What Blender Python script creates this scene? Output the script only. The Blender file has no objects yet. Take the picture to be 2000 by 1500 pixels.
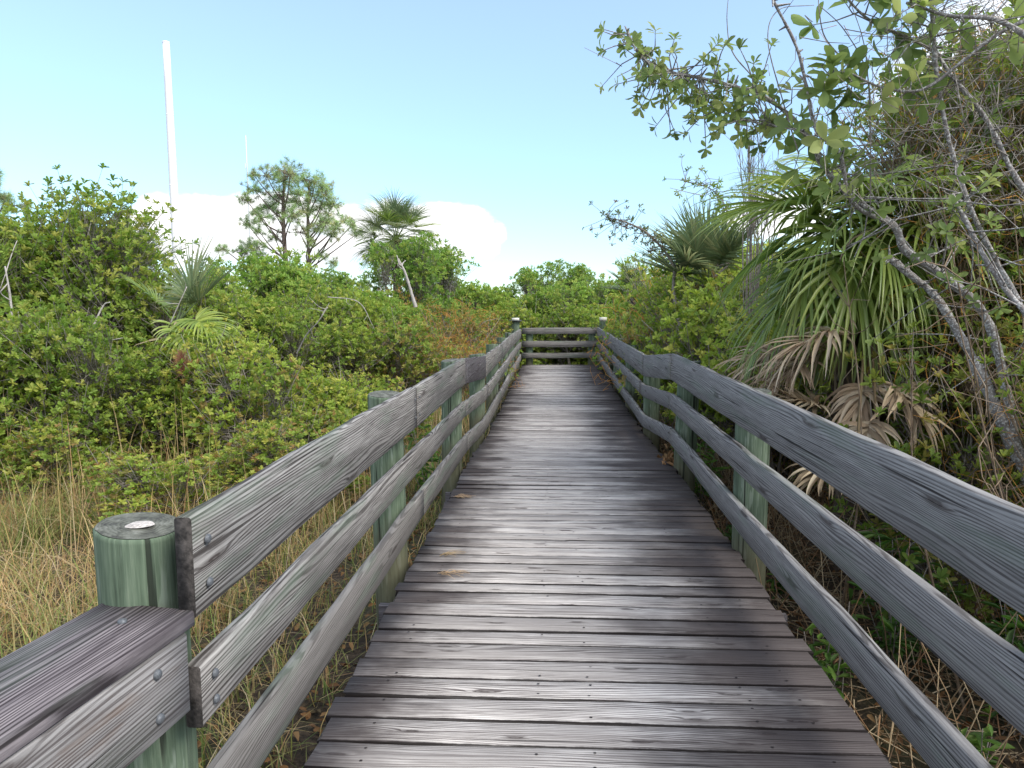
import bpy, math, random
import numpy as np
from math import radians as R, sin, cos, pi, tan
C = bpy.context.scene.collection
rnd = random.Random(7)
# ------------------------------------------------------------------ camera geometry
FPX = 1387.0
PIT = math.atan(156/FPX); YAW = math.atan(84/FPX*cos(PIT)); EYE = 1.45
fh = np.array([-sin(YAW), cos(YAW), 0]); RT = np.array([cos(YAW), sin(YAW), 0])
FW = fh*cos(PIT) - np.array([0, 0, sin(PIT)]); UP = fh*sin(PIT) + np.array([0, 0, cos(PIT)])
CAM = np.array([0, 0, EYE])
GZ = -0.62
def ray(px, py): return FW + (px-1000)/FPX*RT + (750-py)/FPX*UP
def at(px, py, d):            # point seen at that pixel of the photo, d metres ahead along the boardwalk
    D = ray(px, py); return CAM + D*(d/D[1])
def atX(px, py, X):
    D = ray(px, py); return CAM + D*(X/D[0])
def unit(v): return v/np.maximum(np.linalg.norm(v, axis=-1, keepdims=True), 1e-9)
# ------------------------------------------------------------------ node helpers
class NT:
    def __init__(s, tree): s.t = tree; s.n = tree.nodes; s.l = tree.links
    def node(s, typ, **kw):
        n = s.n.new(typ)
        for k, v in kw.items():
            if hasattr(n, k): setattr(n, k, v)
            else: s.set(n, k, v)
        return n
    def set(s, n, k, v):
        inp = n.inputs[k]
        if isinstance(v, bpy.types.NodeSocket): s.l.new(v, inp)
        else: inp.default_value = v
    def m(s, op, a, b=None, c=None, clamp=False):
        n = s.n.new('ShaderNodeMath'); n.operation = op; n.use_clamp = clamp
        s.set(n, 0, a)
        if b is not None: s.set(n, 1, b)
        if c is not None: s.set(n, 2, c)
        return n.outputs[0]
    def noise(s, vec, scale, detail=3, rough=.55, dist=0):
        n = s.n.new('ShaderNodeTexNoise'); s.set(n, 'Vector', vec); s.set(n, 'Scale', scale)
        s.set(n, 'Detail', detail); s.set(n, 'Roughness', rough); s.set(n, 'Distortion', dist)
        return n.outputs[0]
    def vmul(s, vec, sc, off=(0, 0, 0)):
        n = s.n.new('ShaderNodeMapping'); s.set(n, 'Vector', vec); n.inputs['Scale'].default_value = sc
        n.inputs['Location'].default_value = off; return n.outputs[0]
    def ramp(s, fac, stops, interp='LINEAR'):
        n = s.n.new('ShaderNodeValToRGB'); s.set(n, 0, fac); cr = n.color_ramp; cr.interpolation = interp
        while len(cr.elements) < len(stops): cr.elements.new(.5)
        for e, (p, c) in zip(cr.elements, stops):
            e.position = p; e.color = (c, c, c, 1) if not hasattr(c, '__len__') else (*c, 1)
        return n.outputs[0]
    def mix(s, fac, a, b, mode='MIX'):
        n = s.n.new('ShaderNodeMix'); n.data_type = 'RGBA'; n.blend_type = mode
        s.set(n, 0, fac)
        for i, v in ((6, a), (7, b)):
            if isinstance(v, bpy.types.NodeSocket): s.l.new(v, n.inputs[i])
            else: n.inputs[i].default_value = (*v, 1)
        return n.outputs[2]
    def sm(s, x, a, b):
        n = s.n.new('ShaderNodeMapRange'); n.interpolation_type = 'SMOOTHSTEP'
        s.set(n, 0, x); s.set(n, 1, a); s.set(n, 2, b); return n.outputs[0]
def mat(name):
    m = bpy.data.materials.new(name); m.use_nodes = True
    t = NT(m.node_tree); b = t.n['Principled BSDF']; return m, t, b
def attr(t, name, what='Vector'):
    n = t.n.new('ShaderNodeAttribute'); n.attribute_name = name; return n.outputs[what]
def bump(t, b, h, strength=.5, dist=.01):
    n = t.n.new('ShaderNodeBump'); t.set(n, 'Height', h); t.set(n, 'Strength', strength); t.set(n, 'Distance', dist)
    t.l.new(n.outputs[0], b.inputs['Normal'])
def sep(t, v):
    n = t.n.new('ShaderNodeSeparateXYZ'); t.l.new(v, n.inputs[0]); return n.outputs
# ------------------------------------------------------------------ materials
def wood_mat(name, light, mid, dark, kind='rail', green=0.0):
    m, t, b = mat(name)
    wc = attr(t, 'wc'); rn = attr(t, 'rn', 'Fac')
    s = sep(t, wc)
    warp = t.noise(t.vmul(wc, (.45, 5, 5)), 1.0, 2)
    vo = t.node('ShaderNodeTexVoronoi', voronoi_dimensions='2D'); t.set(vo, 'Vector', t.vmul(wc, (1.5, 8.5, 1.0) if kind == 'deck' else (.8, 6.0, 1.0))); t.set(vo, 'Scale', 1.0)
    kd = vo.outputs['Distance']
    knot = t.m('EXPONENT', t.m('MULTIPLY', kd, -14.0))
    ph = t.m('ADD', t.m('MULTIPLY', s[1], 620.0), t.m('ADD', t.m('MULTIPLY', warp, 105.0), t.m('MULTIPLY', knot, 20.0)))
    rings = t.sm(t.m('SINE', ph), .75, -.35)
    fs = 210 if kind == 'deck' else 260
    fine = t.noise(t.vmul(wc, (5.5, fs, 120)), 1.0, 4, .75)
    med = t.noise(t.vmul(wc, (1.3, 38, 30)), 1.0, 4, .65)
    blot = t.noise(t.vmul(wc, (1.6, 5, 5), (3, 1, 7)), 1.0, 4, .6)
    g = t.m('ADD', t.m('MULTIPLY', rings, .15), t.m('ADD', t.m('MULTIPLY', fine, .57), t.m('MULTIPLY', med, .40)))
    crack = t.ramp(t.noise(t.vmul(wc, (.9, 120 if kind == 'deck' else 90, 40), (9, 2, 4)), 1.0, 2, .5), [(.645, 0.), (.675, 1.)])
    col = t.ramp(g, [(.46, dark), (.58, mid), (.74, light)])
    # weathering blotches
    bl = t.sm(t.m('ADD', blot, t.m('MULTIPLY', t.m('SUBTRACT', rn, .5), .34)), .44, .66)
    col = t.mix(t.m('MULTIPLY', bl, .62), col, tuple(c*.55+d*.35 for c, d in zip(mid, dark)))
    kn = t.m('MULTIPLY', t.sm(kd, .10, .02), 1.0)
    col = t.mix(t.m('MULTIPLY', kn, .75), col, (.05, .04, .038))
    if kind == 'deck':
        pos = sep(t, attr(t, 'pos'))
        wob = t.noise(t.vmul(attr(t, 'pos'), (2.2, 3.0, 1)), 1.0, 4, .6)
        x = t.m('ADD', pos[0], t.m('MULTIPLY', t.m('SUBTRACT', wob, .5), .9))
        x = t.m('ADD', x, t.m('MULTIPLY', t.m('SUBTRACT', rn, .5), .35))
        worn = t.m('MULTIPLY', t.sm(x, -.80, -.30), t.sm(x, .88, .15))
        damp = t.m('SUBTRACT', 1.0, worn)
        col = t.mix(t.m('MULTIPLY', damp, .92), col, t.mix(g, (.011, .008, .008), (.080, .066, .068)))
        bn = t.m('MULTIPLY', t.sm(rn, .3, 1.0), .42)
        col = t.mix(bn, col, t.mix(.5, col, (.07, .06, .06)))
    if green > 0:
        gm = t.m('MULTIPLY', t.sm(t.noise(t.vmul(wc, (1.2, 9, 9), (1, 5, 2)), 1.0, 4, .6), .5, .68), green)
        col = t.mix(gm, col, (.11, .17, .12))
    col = t.mix(t.m('MULTIPLY', crack, .85), col, (.012, .01, .01))
    if kind == 'deck':      # board sides and edges darkened along the joints
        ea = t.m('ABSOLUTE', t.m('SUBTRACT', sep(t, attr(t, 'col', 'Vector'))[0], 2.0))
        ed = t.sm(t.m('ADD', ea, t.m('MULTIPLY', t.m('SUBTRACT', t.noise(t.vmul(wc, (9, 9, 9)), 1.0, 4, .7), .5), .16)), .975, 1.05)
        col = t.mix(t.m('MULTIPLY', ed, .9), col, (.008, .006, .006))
    if kind == 'stain':
        sn = t.noise(t.vmul(wc, (2.6, 11, 9), (2, 2, 2)), 1.0, 4, .6)
        col = t.mix(t.m('MULTIPLY', t.sm(sn, .56, .70), .45), col, t.mix(g, (.05, .03, .022), (.20, .12, .075)))
    t.set(b, 'Base Color', col); t.set(b, 'Roughness', .9); t.set(b, 'Specular IOR Level', .15)
    h = t.m('SUBTRACT', t.m('ADD', g, t.m('MULTIPLY', med, .4)), t.m('MULTIPLY', crack, 1.3))
    bump(t, b, h, .5 if kind == 'deck' else .28, .004)
    return m
M = {}
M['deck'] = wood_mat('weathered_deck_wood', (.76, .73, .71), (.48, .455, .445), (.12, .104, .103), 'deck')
M['rail'] = wood_mat('weathered_rail_wood', (.38, .37, .36), (.21, .20, .195), (.055, .049, .047), 'rail', .35)
M['rail_shade'] = wood_mat('shaded_rail_wood', (.29, .285, .285), (.195, .19, .192), (.088, .083, .084), 'rail', .25)  # rail wood again, with the right side's shade put into its colours
M['dark_board'] = wood_mat('darkened_board_wood', (.24, .23, .25), (.115, .105, .115), (.025, .02, .024), 'rail', .1)
M['face'] = wood_mat('brown_stained_wood', (.36, .35, .35), (.22, .21, .21), (.10, .09, .09), 'stain', .2)
M['cap'] = wood_mat('brown_grey_cap_wood', (.30, .27, .28), (.13, .115, .125), (.035, .028, .032), 'rail', .2)
def post_mat():
    m, t, b = mat('green_treated_post')
    wc = attr(t, 'wc'); s = sep(t, wc)
    fine = t.noise(t.vmul(wc, (3, 120, 120)), 1.0, 3, .6)
    med = t.noise(t.vmul(wc, (3, 28, 28)), 1.0, 4, .65)
    g = t.m('ADD', t.m('MULTIPLY', fine, .45), t.m('MULTIPLY', med, .6))
    col = t.ramp(g, [(.36, (.06, .085, .058)), (.52, (.115, .16, .11)), (.70, (.20, .25, .18))])
    fl = t.sm(t.noise(t.vmul(wc, (5, 38, 38), (4, 4, 4)), 1.0, 3, .5), .56, .64)
    col = t.mix(t.m('MULTIPLY', fl, .5), col, (.26, .31, .26))
    br = t.sm(t.m('ADD', s[0], t.m('MULTIPLY', med, .3)), .42, .12)
    col = t.mix(t.m('MULTIPLY', br, .6), col, (.10, .075, .045))
    crack = t.ramp(t.noise(t.vmul(wc, (.8, 42, 42), (9, 2, 4)), 1.0, 1, .4), [(.67, 0.), (.70, 1.)])
    col = t.mix(t.m('MULTIPLY', crack, .85), col, (.015, .018, .014))
    t.set(b, 'Base Color', col); t.set(b, 'Roughness', .8); t.set(b, 'Specular IOR Level', .25)
    bump(t, b, t.m('SUBTRACT', g, crack), .7, .008); return m
M['post'] = post_mat()
def endgrain():
    m, t, b = mat('end_grain'); wc = attr(t, 'wc'); s = sep(t, wc)
    r = t.m('SQRT', t.m('ADD', t.m('POWER', s[1], 2.0), t.m('POWER', s[2], 2.0)))
    n = t.noise(t.vmul(wc, (30, 30, 30)), 1.0, 4, .6)
    g = t.m('MULTIPLY_ADD', t.m('SINE', t.m('ADD', t.m('MULTIPLY', r, 620.0), t.m('MULTIPLY', n, 26.0))), .06, n)
    col = t.ramp(g, [(.3, (.035, .034, .030)), (.5, (.10, .105, .085)), (.75, (.20, .205, .18))])
    t.set(b, 'Base Color', col); t.set(b, 'Roughness', .85); bump(t, b, g, .6, .004); return m
M['end'] = endgrain()
def simple(name, c, rough=.6, metal=0, nz=0, ns=20, spec=.4, bmp=0):
    m, t, b = mat(name)
    if nz:
        g = t.n.new('ShaderNodeNewGeometry').outputs['Position']
        n = t.noise(g, ns, 4, .6)
        col = t.ramp(n, [(.3, tuple(x*(1-nz) for x in c)), (.7, tuple(min(1, x*(1+nz)) for x in c))])
        t.set(b, 'Base Color', col)
        if bmp: bump(t, b, n, bmp, .01)
    else: t.set(b, 'Base Color', (*c, 1))
    t.set(b, 'Roughness', rough); t.set(b, 'Metallic', metal); t.set(b, 'Specular IOR Level', spec); return m
M['bolt'] = simple('galvanised_steel', (.13, .14, .155), .6, .4, .35, 300)
M['dark_end'] = simple('dark_board_end', (.045, .04, .038), .9, 0, .8, 55, bmp=.5)
M['white_paint'] = simple('white_painted_steel', (.86, .86, .86), .4, 0, .03, 3)
M['plug'] = simple('pale_chipped_wood', (.50, .46, .43), .8, 0, .45, 130, bmp=.5)
M['cap_metal'] = simple('pale_post_cap', (.80, .78, .72), .5, 0, .1, 20)
M['flange'] = simple('dark_post_flange', (.06, .07, .07), .6, 0, .3, 30)
M['mast'] = simple('pale_mast_steel', (.62, .64, .66), .5, .2)
def leaf_mat(name, trans=.35, rough=.5, spec=.3, gain=1.0):
    m, t, b = mat(name)
    col = attr(t, 'col', 'Color')
    oi = t.n.new('ShaderNodeObjectInfo')
    hsv = t.node('ShaderNodeHueSaturation'); t.set(hsv, 'Color', col)
    t.set(hsv, 'Value', t.m('MULTIPLY_ADD', oi.outputs['Random'], .36*gain, .84*gain))
    t.set(hsv, 'Hue', t.m('MULTIPLY_ADD', oi.outputs['Random'], -.022, .511))
    c = hsv.outputs[0]
    g = t.n.new('ShaderNodeNewGeometry')
    c = t.mix(t.m('MULTIPLY', g.outputs['Backfacing'], .15), c, (.22, .26, .15))
    t.set(b, 'Base Color', c); t.set(b, 'Roughness', rough); t.set(b, 'Specular IOR Level', spec)
    tr = t.node('ShaderNodeBsdfTranslucent')
    t.set(tr, 'Color', t.mix(.5, c, (.35, .45, .05), 'MULTIPLY') if False else c)
    mx = t.node('ShaderNodeMixShader'); mx.inputs[0].default_value = trans
    t.l.new(b.outputs[0], mx.inputs[1]); t.l.new(tr.outputs[0], mx.inputs[2])
    t.l.new(mx.outputs[0], t.n['Material Output'].inputs[0]); return m
M['leaf'] = leaf_mat('broad_leaf', .5)
M['palm'] = leaf_mat('palm_blade', .38, .35, .6)
M['dry'] = leaf_mat('dry_frond', .2, .8, .2)
M['needle'] = leaf_mat('pine_needle', .2, .6, .3)
M['grass'] = leaf_mat('grass_blade', .35, .7, .25)
M['straw'] = leaf_mat('dead_straw', .1, .9, .1)
def bark(name, a, c, sc=18, lich=(.45, .47, .46), la=.5):
    m, t, b = mat(name); g = t.n.new('ShaderNodeNewGeometry').outputs['Position']
    n = t.noise(g, sc, 5, .65); n2 = t.noise(g, sc*3.2, 3, .6)
    col = t.ramp(n, [(.3, a), (.7, c)])
    col = t.mix(t.m('MULTIPLY', t.sm(n2, .52, .6), la), col, lich)
    t.set(b, 'Base Color', col); t.set(b, 'Roughness', .85); t.set(b, 'Specular IOR Level', .2); bump(t, b, n2, .6, .008); return m
M['bark'] = bark('shrub_bark', (.15, .13, .115), (.32, .29, .265), 12, (.45, .43, .41), .4)
M['lichen'] = bark('lichen_mottled_bark', (.12, .105, .10), (.30, .28, .275), 26, (.56, .57, .57), .75)
M['pinebark'] = bark('pine_bark', (.09, .065, .055), (.22, .17, .145), 6, (.3, .27, .25), .3)
M['palmbark'] = bark('palm_trunk_bark', (.05, .04, .03), (.17, .13, .10), 9, (.25, .2, .16), .3)
M['brown_twig'] = bark('brown_stem_bark', (.12, .085, .055), (.27, .20, .14), 12, (.40, .36, .31), .25)
M['pale_twig'] = bark('pale_bare_wood', (.27, .24, .23), (.48, .45, .43), 14, (.6, .58, .56), .4)
M['orange_twig'] = simple('orange_love_vine', (.50, .24, .05), .7, 0, .4, 9)
def ground_mat():
    m, t, b = mat('marsh_ground'); g = t.n.new('ShaderNodeNewGeometry').outputs['Position']
    n = t.noise(g, 1.1, 5, .6); n2 = t.noise(g, 26, 5, .7)
    c = t.ramp(n2, [(.32, (.018, .013, .009)), (.5, (.06, .042, .026)), (.72, (.17, .12, .075))])
    c = t.mix(t.m('MULTIPLY', t.sm(n, .45, .62), .55), c, (.055, .07, .025))
    t.set(b, 'Base Color', c); t.set(b, 'Roughness', .95); bump(t, b, n2, 1.0, .04); return m
M['ground'] = ground_mat()
# ------------------------------------------------------------------ mesh building
class MB:
    def __init__(s): s.v = []; s.q = []; s.tr = []; s.ng = []; s.col = []; s.wc = []; s.rn = []; s.pos = []; s.n = 0
    def add(s, V, quads=None, tris=None, ngons=None, col=None, wc=None, rn=None):
        V = np.asarray(V, float).reshape(-1, 3); k = len(V); s.v.append(V)
        if quads is not None: s.q.append(np.asarray(quads, int).reshape(-1, 4)+s.n)
        if tris is not None: s.tr.append(np.asarray(tris, int).reshape(-1, 3)+s.n)
        if ngons is not None:
            for f in ngons: s.ng.append([i+s.n for i in f])
        s.col.append(np.broadcast_to(np.asarray(col if col is not None else (1, 1, 1), float), (k, 3)))
        s.wc.append(np.asarray(wc, float) if wc is not None else V)
        s.rn.append(np.broadcast_to(np.asarray(rn if rn is not None else .5, float), (k,)))
        s.n += k
    def build(s, name, m, parent=None, smooth=False, ms=None):
        me = bpy.data.meshes.new(name)
        V = np.concatenate(s.v); me.vertices.add(len(V)); me.vertices.foreach_set('co', V.ravel().astype(np.float32))
        loops = []; starts = []; c = 0
        for arr, k in ((s.q, 4), (s.tr, 3)):
            if arr:
                A = np.concatenate(arr); loops.append(A.ravel()); starts.append(c+np.arange(len(A))*k); c += A.size
        for f in s.ng: loops.append(np.array(f)); starts.append(np.array([c])); c += len(f)
        L = np.concatenate(loops); S = np.concatenate(starts)
        me.loops.add(len(L)); me.loops.foreach_set('vertex_index', L.astype(np.int32))
        me.polygons.add(len(S)); me.polygons.foreach_set('loop_start', S.astype(np.int32))
        me.update(calc_edges=True)
        if smooth: me.polygons.foreach_set('use_smooth', np.ones(len(S), bool))
        a = me.attributes.new('col', 'FLOAT_COLOR', 'POINT'); cc = np.concatenate(s.col)
        a.data.foreach_set('color', np.concatenate([cc, np.ones((len(cc), 1))], 1).ravel().astype(np.float32))
        a = me.attributes.new('wc', 'FLOAT_VECTOR', 'POINT'); a.data.foreach_set('vector', np.concatenate(s.wc).ravel().astype(np.float32))
        a = me.attributes.new('rn', 'FLOAT', 'POINT'); a.data.foreach_set('value', np.concatenate(s.rn).astype(np.float32))
        a = me.attributes.new('pos', 'FLOAT_VECTOR', 'POINT'); a.data.foreach_set('vector', V.ravel().astype(np.float32))
        me.materials.append(m)
        if ms and s.ng:
            me.materials.append(ms[0]); mi = np.zeros(len(S), np.int32); mi[-len(s.ng):] = 1; me.polygons.foreach_set('material_index', mi)
        me.validate(); 
        o = bpy.data.objects.new(name, me); C.objects.link(o)
        if parent is not None: o.parent = parent
        return o
def tag(o, label=None, cat=None, group=None, kind=None):
    if label: o['label'] = label
    if cat: o['category'] = cat
    if group: o['group'] = group
    if kind: o['kind'] = kind
    return o
def empty(name, loc, label, cat, group=None, rz=0, sc=1):
    o = bpy.data.objects.new(name, None); C.objects.link(o); o.location = tuple(loc); o.rotation_euler = (0, 0, rz)
    o.scale = (sc, sc, sc) if not hasattr(sc, '__len__') else sc; o.empty_display_size = .1
    tag(o, label, cat, group); return o
def clone(src, loc, label, cat, group=None, rz=0, sc=1):
    r = src.copy(); C.objects.link(r); r.location = tuple(loc); r.rotation_euler = (0, 0, rz)
    r.scale = (sc, sc, sc) if not hasattr(sc, '__len__') else sc
    tag(r, label, cat, group)
    if not group and 'group' in r: del r['group']
    for ch in list(src.children):
        c = ch.copy(); C.objects.link(c); c.parent = r
    return r
# tube along a polyline (smoothed by Catmull-Rom)
def smooth_path(P, n=6):
    P = np.asarray(P, float); Q = np.vstack([2*P[0]-P[1], P, 2*P[-1]-P[-2]]); out = []
    for i in range(1, len(Q)-2):
        for t in np.arange(n)/n:
            out.append(.5*((2*Q[i])+(-Q[i-1]+Q[i+1])*t+(2*Q[i-1]-5*Q[i]+4*Q[i+1]-Q[i+2])*t*t+(-Q[i-1]+3*Q[i]-3*Q[i+1]+Q[i+2])*t**3))
    out.append(P[-1]); return np.array(out)
def tubes(mb, P, Rr, sides=4, col=(1, 1, 1), cap=False):
    # P (n,K,3)  Rr (n,K)
    P = np.asarray(P, float); n, K, _ = P.shape; Rr = np.broadcast_to(Rr, (n, K))
    T = np.gradient(P, axis=1) if K > 2 else np.repeat(P[:, 1:]-P[:, :1], 2, axis=1)
    T = unit(T); ref = np.where(np.abs(T[..., 2:3]) > .92, np.array([1., 0, 0]), np.array([0, 0, 1.]))
    A = unit(np.cross(T, ref)); B = np.cross(T, A)
    th = np.arange(sides)/sides*2*pi
    V = P[:, :, None]+Rr[:, :, None, None]*(A[:, :, None]*np.cos(th)[:, None]+B[:, :, None]*np.sin(th)[:, None])
    base = (np.arange(n)*K*sides)[:, None, None]
    i = np.arange(K-1)[None, :, None]*sides; j = np.arange(sides)[None, None, :]; jn = (j+1) % sides
    q = np.stack([base+i+j, base+i+jn, base+i+sides+jn, base+i+sides+j], -1).reshape(-1, 4)
    ng = None
    if cap: ng = [[k*K*sides+(K-1)*sides+x for x in range(sides)] for k in range(n)]
    if np.ndim(col) == 2: col = np.repeat(np.asarray(col), K*sides, axis=0)
    mb.add(V.reshape(-1, 3), quads=q, ngons=ng, col=col)
def limb(mb, P, r0, r1, sides=8, seed=0, knob=.0, n=6, cap=True):
    Q = smooth_path(P, n); rg = np.random.default_rng(abs(int(seed))); K = len(Q)
    Rr = np.linspace(r0, r1, K)*(1+knob*rg.uniform(-1, 1, K)); Q = Q+rg.normal(0, 1, Q.shape)*(knob*.35*np.linspace(r0, r1, K))[:, None]
    tubes(mb, Q[None], Rr[None], sides, cap=cap); return Q
def leaves(mb, P, D, N, L, W, col, fold=.18, curl=.12, fine=False):
    n = len(P); L = np.broadcast_to(L, (n,))[:, None]; W = np.broadcast_to(W, (n,))[:, None]
    D = unit(D); S = unit(np.cross(D, N)); N = np.cross(S, D)
    if fine:
        pr = ((.22, .22, .1), (.48, .43, .3), (.74, .50, .55), (.93, .27, .9)); pts_ = [P]
        for (u, w_, c_) in pr: pts_.append(P+D*L*u+S*W*w_+N*W*fold*w_*2-N*L*curl*c_)
        pts_.append(P+D*L-N*L*curl)
        for (u, w_, c_) in pr[::-1]: pts_.append(P+D*L*u-S*W*w_+N*W*fold*w_*2-N*L*curl*c_)
        pts_ += [P+D*L*.48-N*L*curl*.3, P+D*L*.80-N*L*curl*.62]
        V = np.stack(pts_, 1); b = (np.arange(n)*12)[:, None]
        q = np.concatenate([b+np.array(f) for f in ((0, 10, 2, 1), (10, 11, 3, 2), (11, 5, 4, 3), (0, 9, 8, 10), (10, 8, 7, 11), (11, 7, 6, 5))])
        mb.add(V.reshape(-1, 3), quads=q, col=np.repeat(col, 12, axis=0)); return
    V = np.stack([P, P+D*L*.42+S*W*.36+N*W*fold, P+D*L*.82+S*W*.45+N*W*fold-N*L*curl*.5,
                  P+D*L-N*L*curl, P+D*L*.82-S*W*.45+N*W*fold-N*L*curl*.5, P+D*L*.42-S*W*.36+N*W*fold], 1)
    b = (np.arange(n)*6)[:, None]
    q = np.concatenate([b+np.array([0, 3, 2, 1]), b+np.array([0, 5, 4, 3])])
    mb.add(V.reshape(-1, 3), quads=q, col=np.repeat(col, 6, axis=0))
def rosettes(mb, rg, P, A, k, L, W, pal, lo=35, hi=85, var=.2, fine=False):
    n = len(P); A = unit(A); ref = unit(np.cross(A, rg.normal(size=(n, 3)))); r2 = np.cross(A, ref)
    cp = pal[rg.integers(0, len(pal), n)]
    for j in range(k):
        keep = rg.random(n) < .9
        az = j*2.39996+rg.uniform(-.35, .35, n); th = np.radians(lo+(hi-lo)*((j+.5)/k)+rg.uniform(-12, 12, n))
        r = ref*np.cos(az)[:, None]+r2*np.sin(az)[:, None]
        D = A*np.cos(th)[:, None]+r*np.sin(th)[:, None]; N = A*np.sin(th)[:, None]-r*np.cos(th)[:, None]
        l = L*rg.uniform(.7, 1.15, n); c = cp*rg.uniform(1-var, 1+var, (n, 1))
        odd = rg.random(n) < .03
        c = np.where(odd[:, None], pal[rg.integers(0, len(pal), n)]*rg.uniform(.8, 1.3, (n, 1)), c)
        base = P-A*(rg.uniform(0, .5, n)*l*.9)[:, None]
        leaves(mb, base[keep], D[keep], N[keep], l[keep], l[keep]*W, np.clip(c, 0, 1)[keep], curl=.1 if not fine else .18, fine=fine)
# ------------------------------------------------------------------ ground, grass
def tz(x, y): return GZ+.05*np.sin(x*1.3+.4)*np.cos(y*.9)+.03*np.sin(x*3.1+y*2.3)
mb = MB(); gx = np.concatenate([[-900, -300, -100, -40], np.linspace(-16, 12, 113), [40, 100, 300, 900]])
gy = np.concatenate([[-300, -60, -15], np.linspace(-5, 30, 141), [45, 80, 200, 900]])
XX, YY = np.meshgrid(gx, gy, indexing='ij'); ZZ = tz(XX, YY); ZZ[:4] = GZ; ZZ[-4:] = GZ
ny = len(gy); I = (np.arange(len(gx)-1)[:, None]*ny+np.arange(ny-1)).ravel()
mb.add(np.stack([XX, YY, ZZ], -1).reshape(-1, 3), quads=np.stack([I, I+ny, I+ny+1, I+1], -1))
tag(mb.build('ground', M['ground'], smooth=True), kind='structure')
def blades(mb, rg, P, h, w, lean, pal, K=4, dirn=None):
    n = len(P); az = rg.uniform(0, 2*pi, n) if dirn is None else dirn+rg.normal(0, .8, n)
    H = np.stack([np.cos(az), np.sin(az), 0*az], -1); S = np.stack([-np.sin(az), np.cos(az), 0*az], -1)
    t = np.linspace(0, 1, K); L = (lean*rg.uniform(.3, 1.7, n))[:, None]
    up = h[:, None]*(t-.42*np.minimum(L, 1.6)*t**2.6); out = h[:, None]*L*t**1.9*.75
    ctr = P[:, None]+H[:, None]*out[..., None]; ctr[..., 2] += up
    ww = (w*(1-t*.85))[None, :, None]
    V = np.concatenate([ctr[:, :-1]+S[:, None]*ww[:, :-1], ctr[:, :-1]-S[:, None]*ww[:, :-1]], 1)
    V = np.concatenate([V, ctr[:, -1:]], 1); k1 = K-1; nv = 2*k1+1
    b = (np.arange(n)*nv)[:, None]; q = []
    for i in range(k1-1): q.append(b+np.array([i, i+1, k1+i+1, k1+i]))
    tr = b+np.array([k1-1, 2*k1, 2*k1-1])
    c = pal[rg.integers(0, len(pal), n)]*rg.uniform(.7, 1.3, (n, 1))
    mb.add(V.reshape(-1, 3), quads=np.concatenate(q), tris=tr, col=np.repeat(np.clip(c, 0, 1), nv, axis=0))
GOLD = np.array([(.56, .40, .16), (.66, .48, .26), (.54, .37, .18), (.50, .38, .15), (.30, .32, .09), (.52, .31, .15), (.62, .50, .32)])
GREENG = np.array([(.16, .24, .05), (.22, .28, .07), (.28, .29, .09), (.12, .18, .04), (.38, .32, .14)])
rg = np.random.default_rng(3)
def scatter(n, x0, x1, y0, y1, clump=.0):
    P = np.stack([rg.uniform(x0, x1, n), rg.uniform(y0, y1, n), np.zeros(n)], -1); P[:, 2] = tz(P[:, 0], P[:, 1])-.02; return P
mb = MB()
def clumps(nc, x0, x1, y0, y1, per, rad):
    c = scatter(nc, x0, x1, y0, y1); P = np.repeat(c, per, 0); a = rg.uniform(0, 2*pi, len(P)); r = rad*np.sqrt(rg.random(len(P)))
    P[:, 0] += r*np.cos(a); P[:, 1] += r*np.sin(a); P[:, 2] = tz(P[:, 0], P[:, 1])-.02; return P
P = clumps(900, -9.5, -1.15, .6, 9.5, 34, .17)
f = np.clip((-P[:, 0]-1.2)/2.2, 0, 1)
near = P[f < .35+.3*rg.random(len(P))]; far = P[f >= .35+.3*rg.random(len(P))]
blades(mb, rg, near, rg.uniform(.22, .50, len(near)), .0035, .9, np.concatenate([GREENG, GREENG, GOLD]))
gcl = (np.sin(far[:, 0]*2.1+1)*np.cos(far[:, 1]*1.7) > .72)
blades(mb, rg, far[gcl], rg.uniform(.4, 1.0, gcl.sum()), .004, 1.0, GREENG, 5); far = far[~gcl]
blades(mb, rg, far, rg.uniform(.35, .95, len(far)), .0035, 1.15, np.concatenate([GOLD, GOLD, GREENG[:2]]), 5)
P = scatter(9000, -9.5, -1.05, .6, 9.5); blades(mb, rg, P, rg.uniform(.12, .35, len(P)), .004, 1.3, np.concatenate([GREENG, GOLD]))
P = scatter(350, -9, -1.6, 4.5, 8.5); blades(mb, rg, P, rg.uniform(.9, 1.5, len(P)), .0045, .35, GOLD, 5)
P = scatter(9000, -7, -.95, 9, 18); blades(mb, rg, P, rg.uniform(.4, 1.0, len(P)), .006, .8, np.concatenate([GREENG, GOLD]), 4)
tag(mb.build('grass', M['grass']), 'tall golden and green marsh grass left of the boardwalk', 'grass', kind='stuff')
mb = MB()   # dead straw and stalks under the right rail
n = 15000; P = scatter(n, 1.0, 4.6, .3, 12); P[:, 2] += rg.uniform(.01, .14, n)
a = rg.uniform(0, pi, n); l = rg.uniform(.05, .28, n); D = np.stack([np.cos(a), np.sin(a), rg.normal(0, .25, n)], -1)
SC = np.array([(.42, .32, .20), (.28, .20, .12), (.52, .42, .28), (.16, .11, .07), (.34, .20, .11)])
tubes(mb, np.stack([P, P+D*l[:, None]], 1), rg.uniform(.0015, .0042, (n, 1)), 3, SC[rg.integers(0, 5, n)]*rg.uniform(.6, 1.3, (n, 1)))
n = 1600; P = scatter(n, 1.35, 5.0, .8, 10); a = rg.uniform(0, 2*pi, n); D = np.stack([np.cos(a)*.5, np.sin(a)*.5, np.ones(n)], -1)*rg.uniform(.2, .9, (n, 1))
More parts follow.
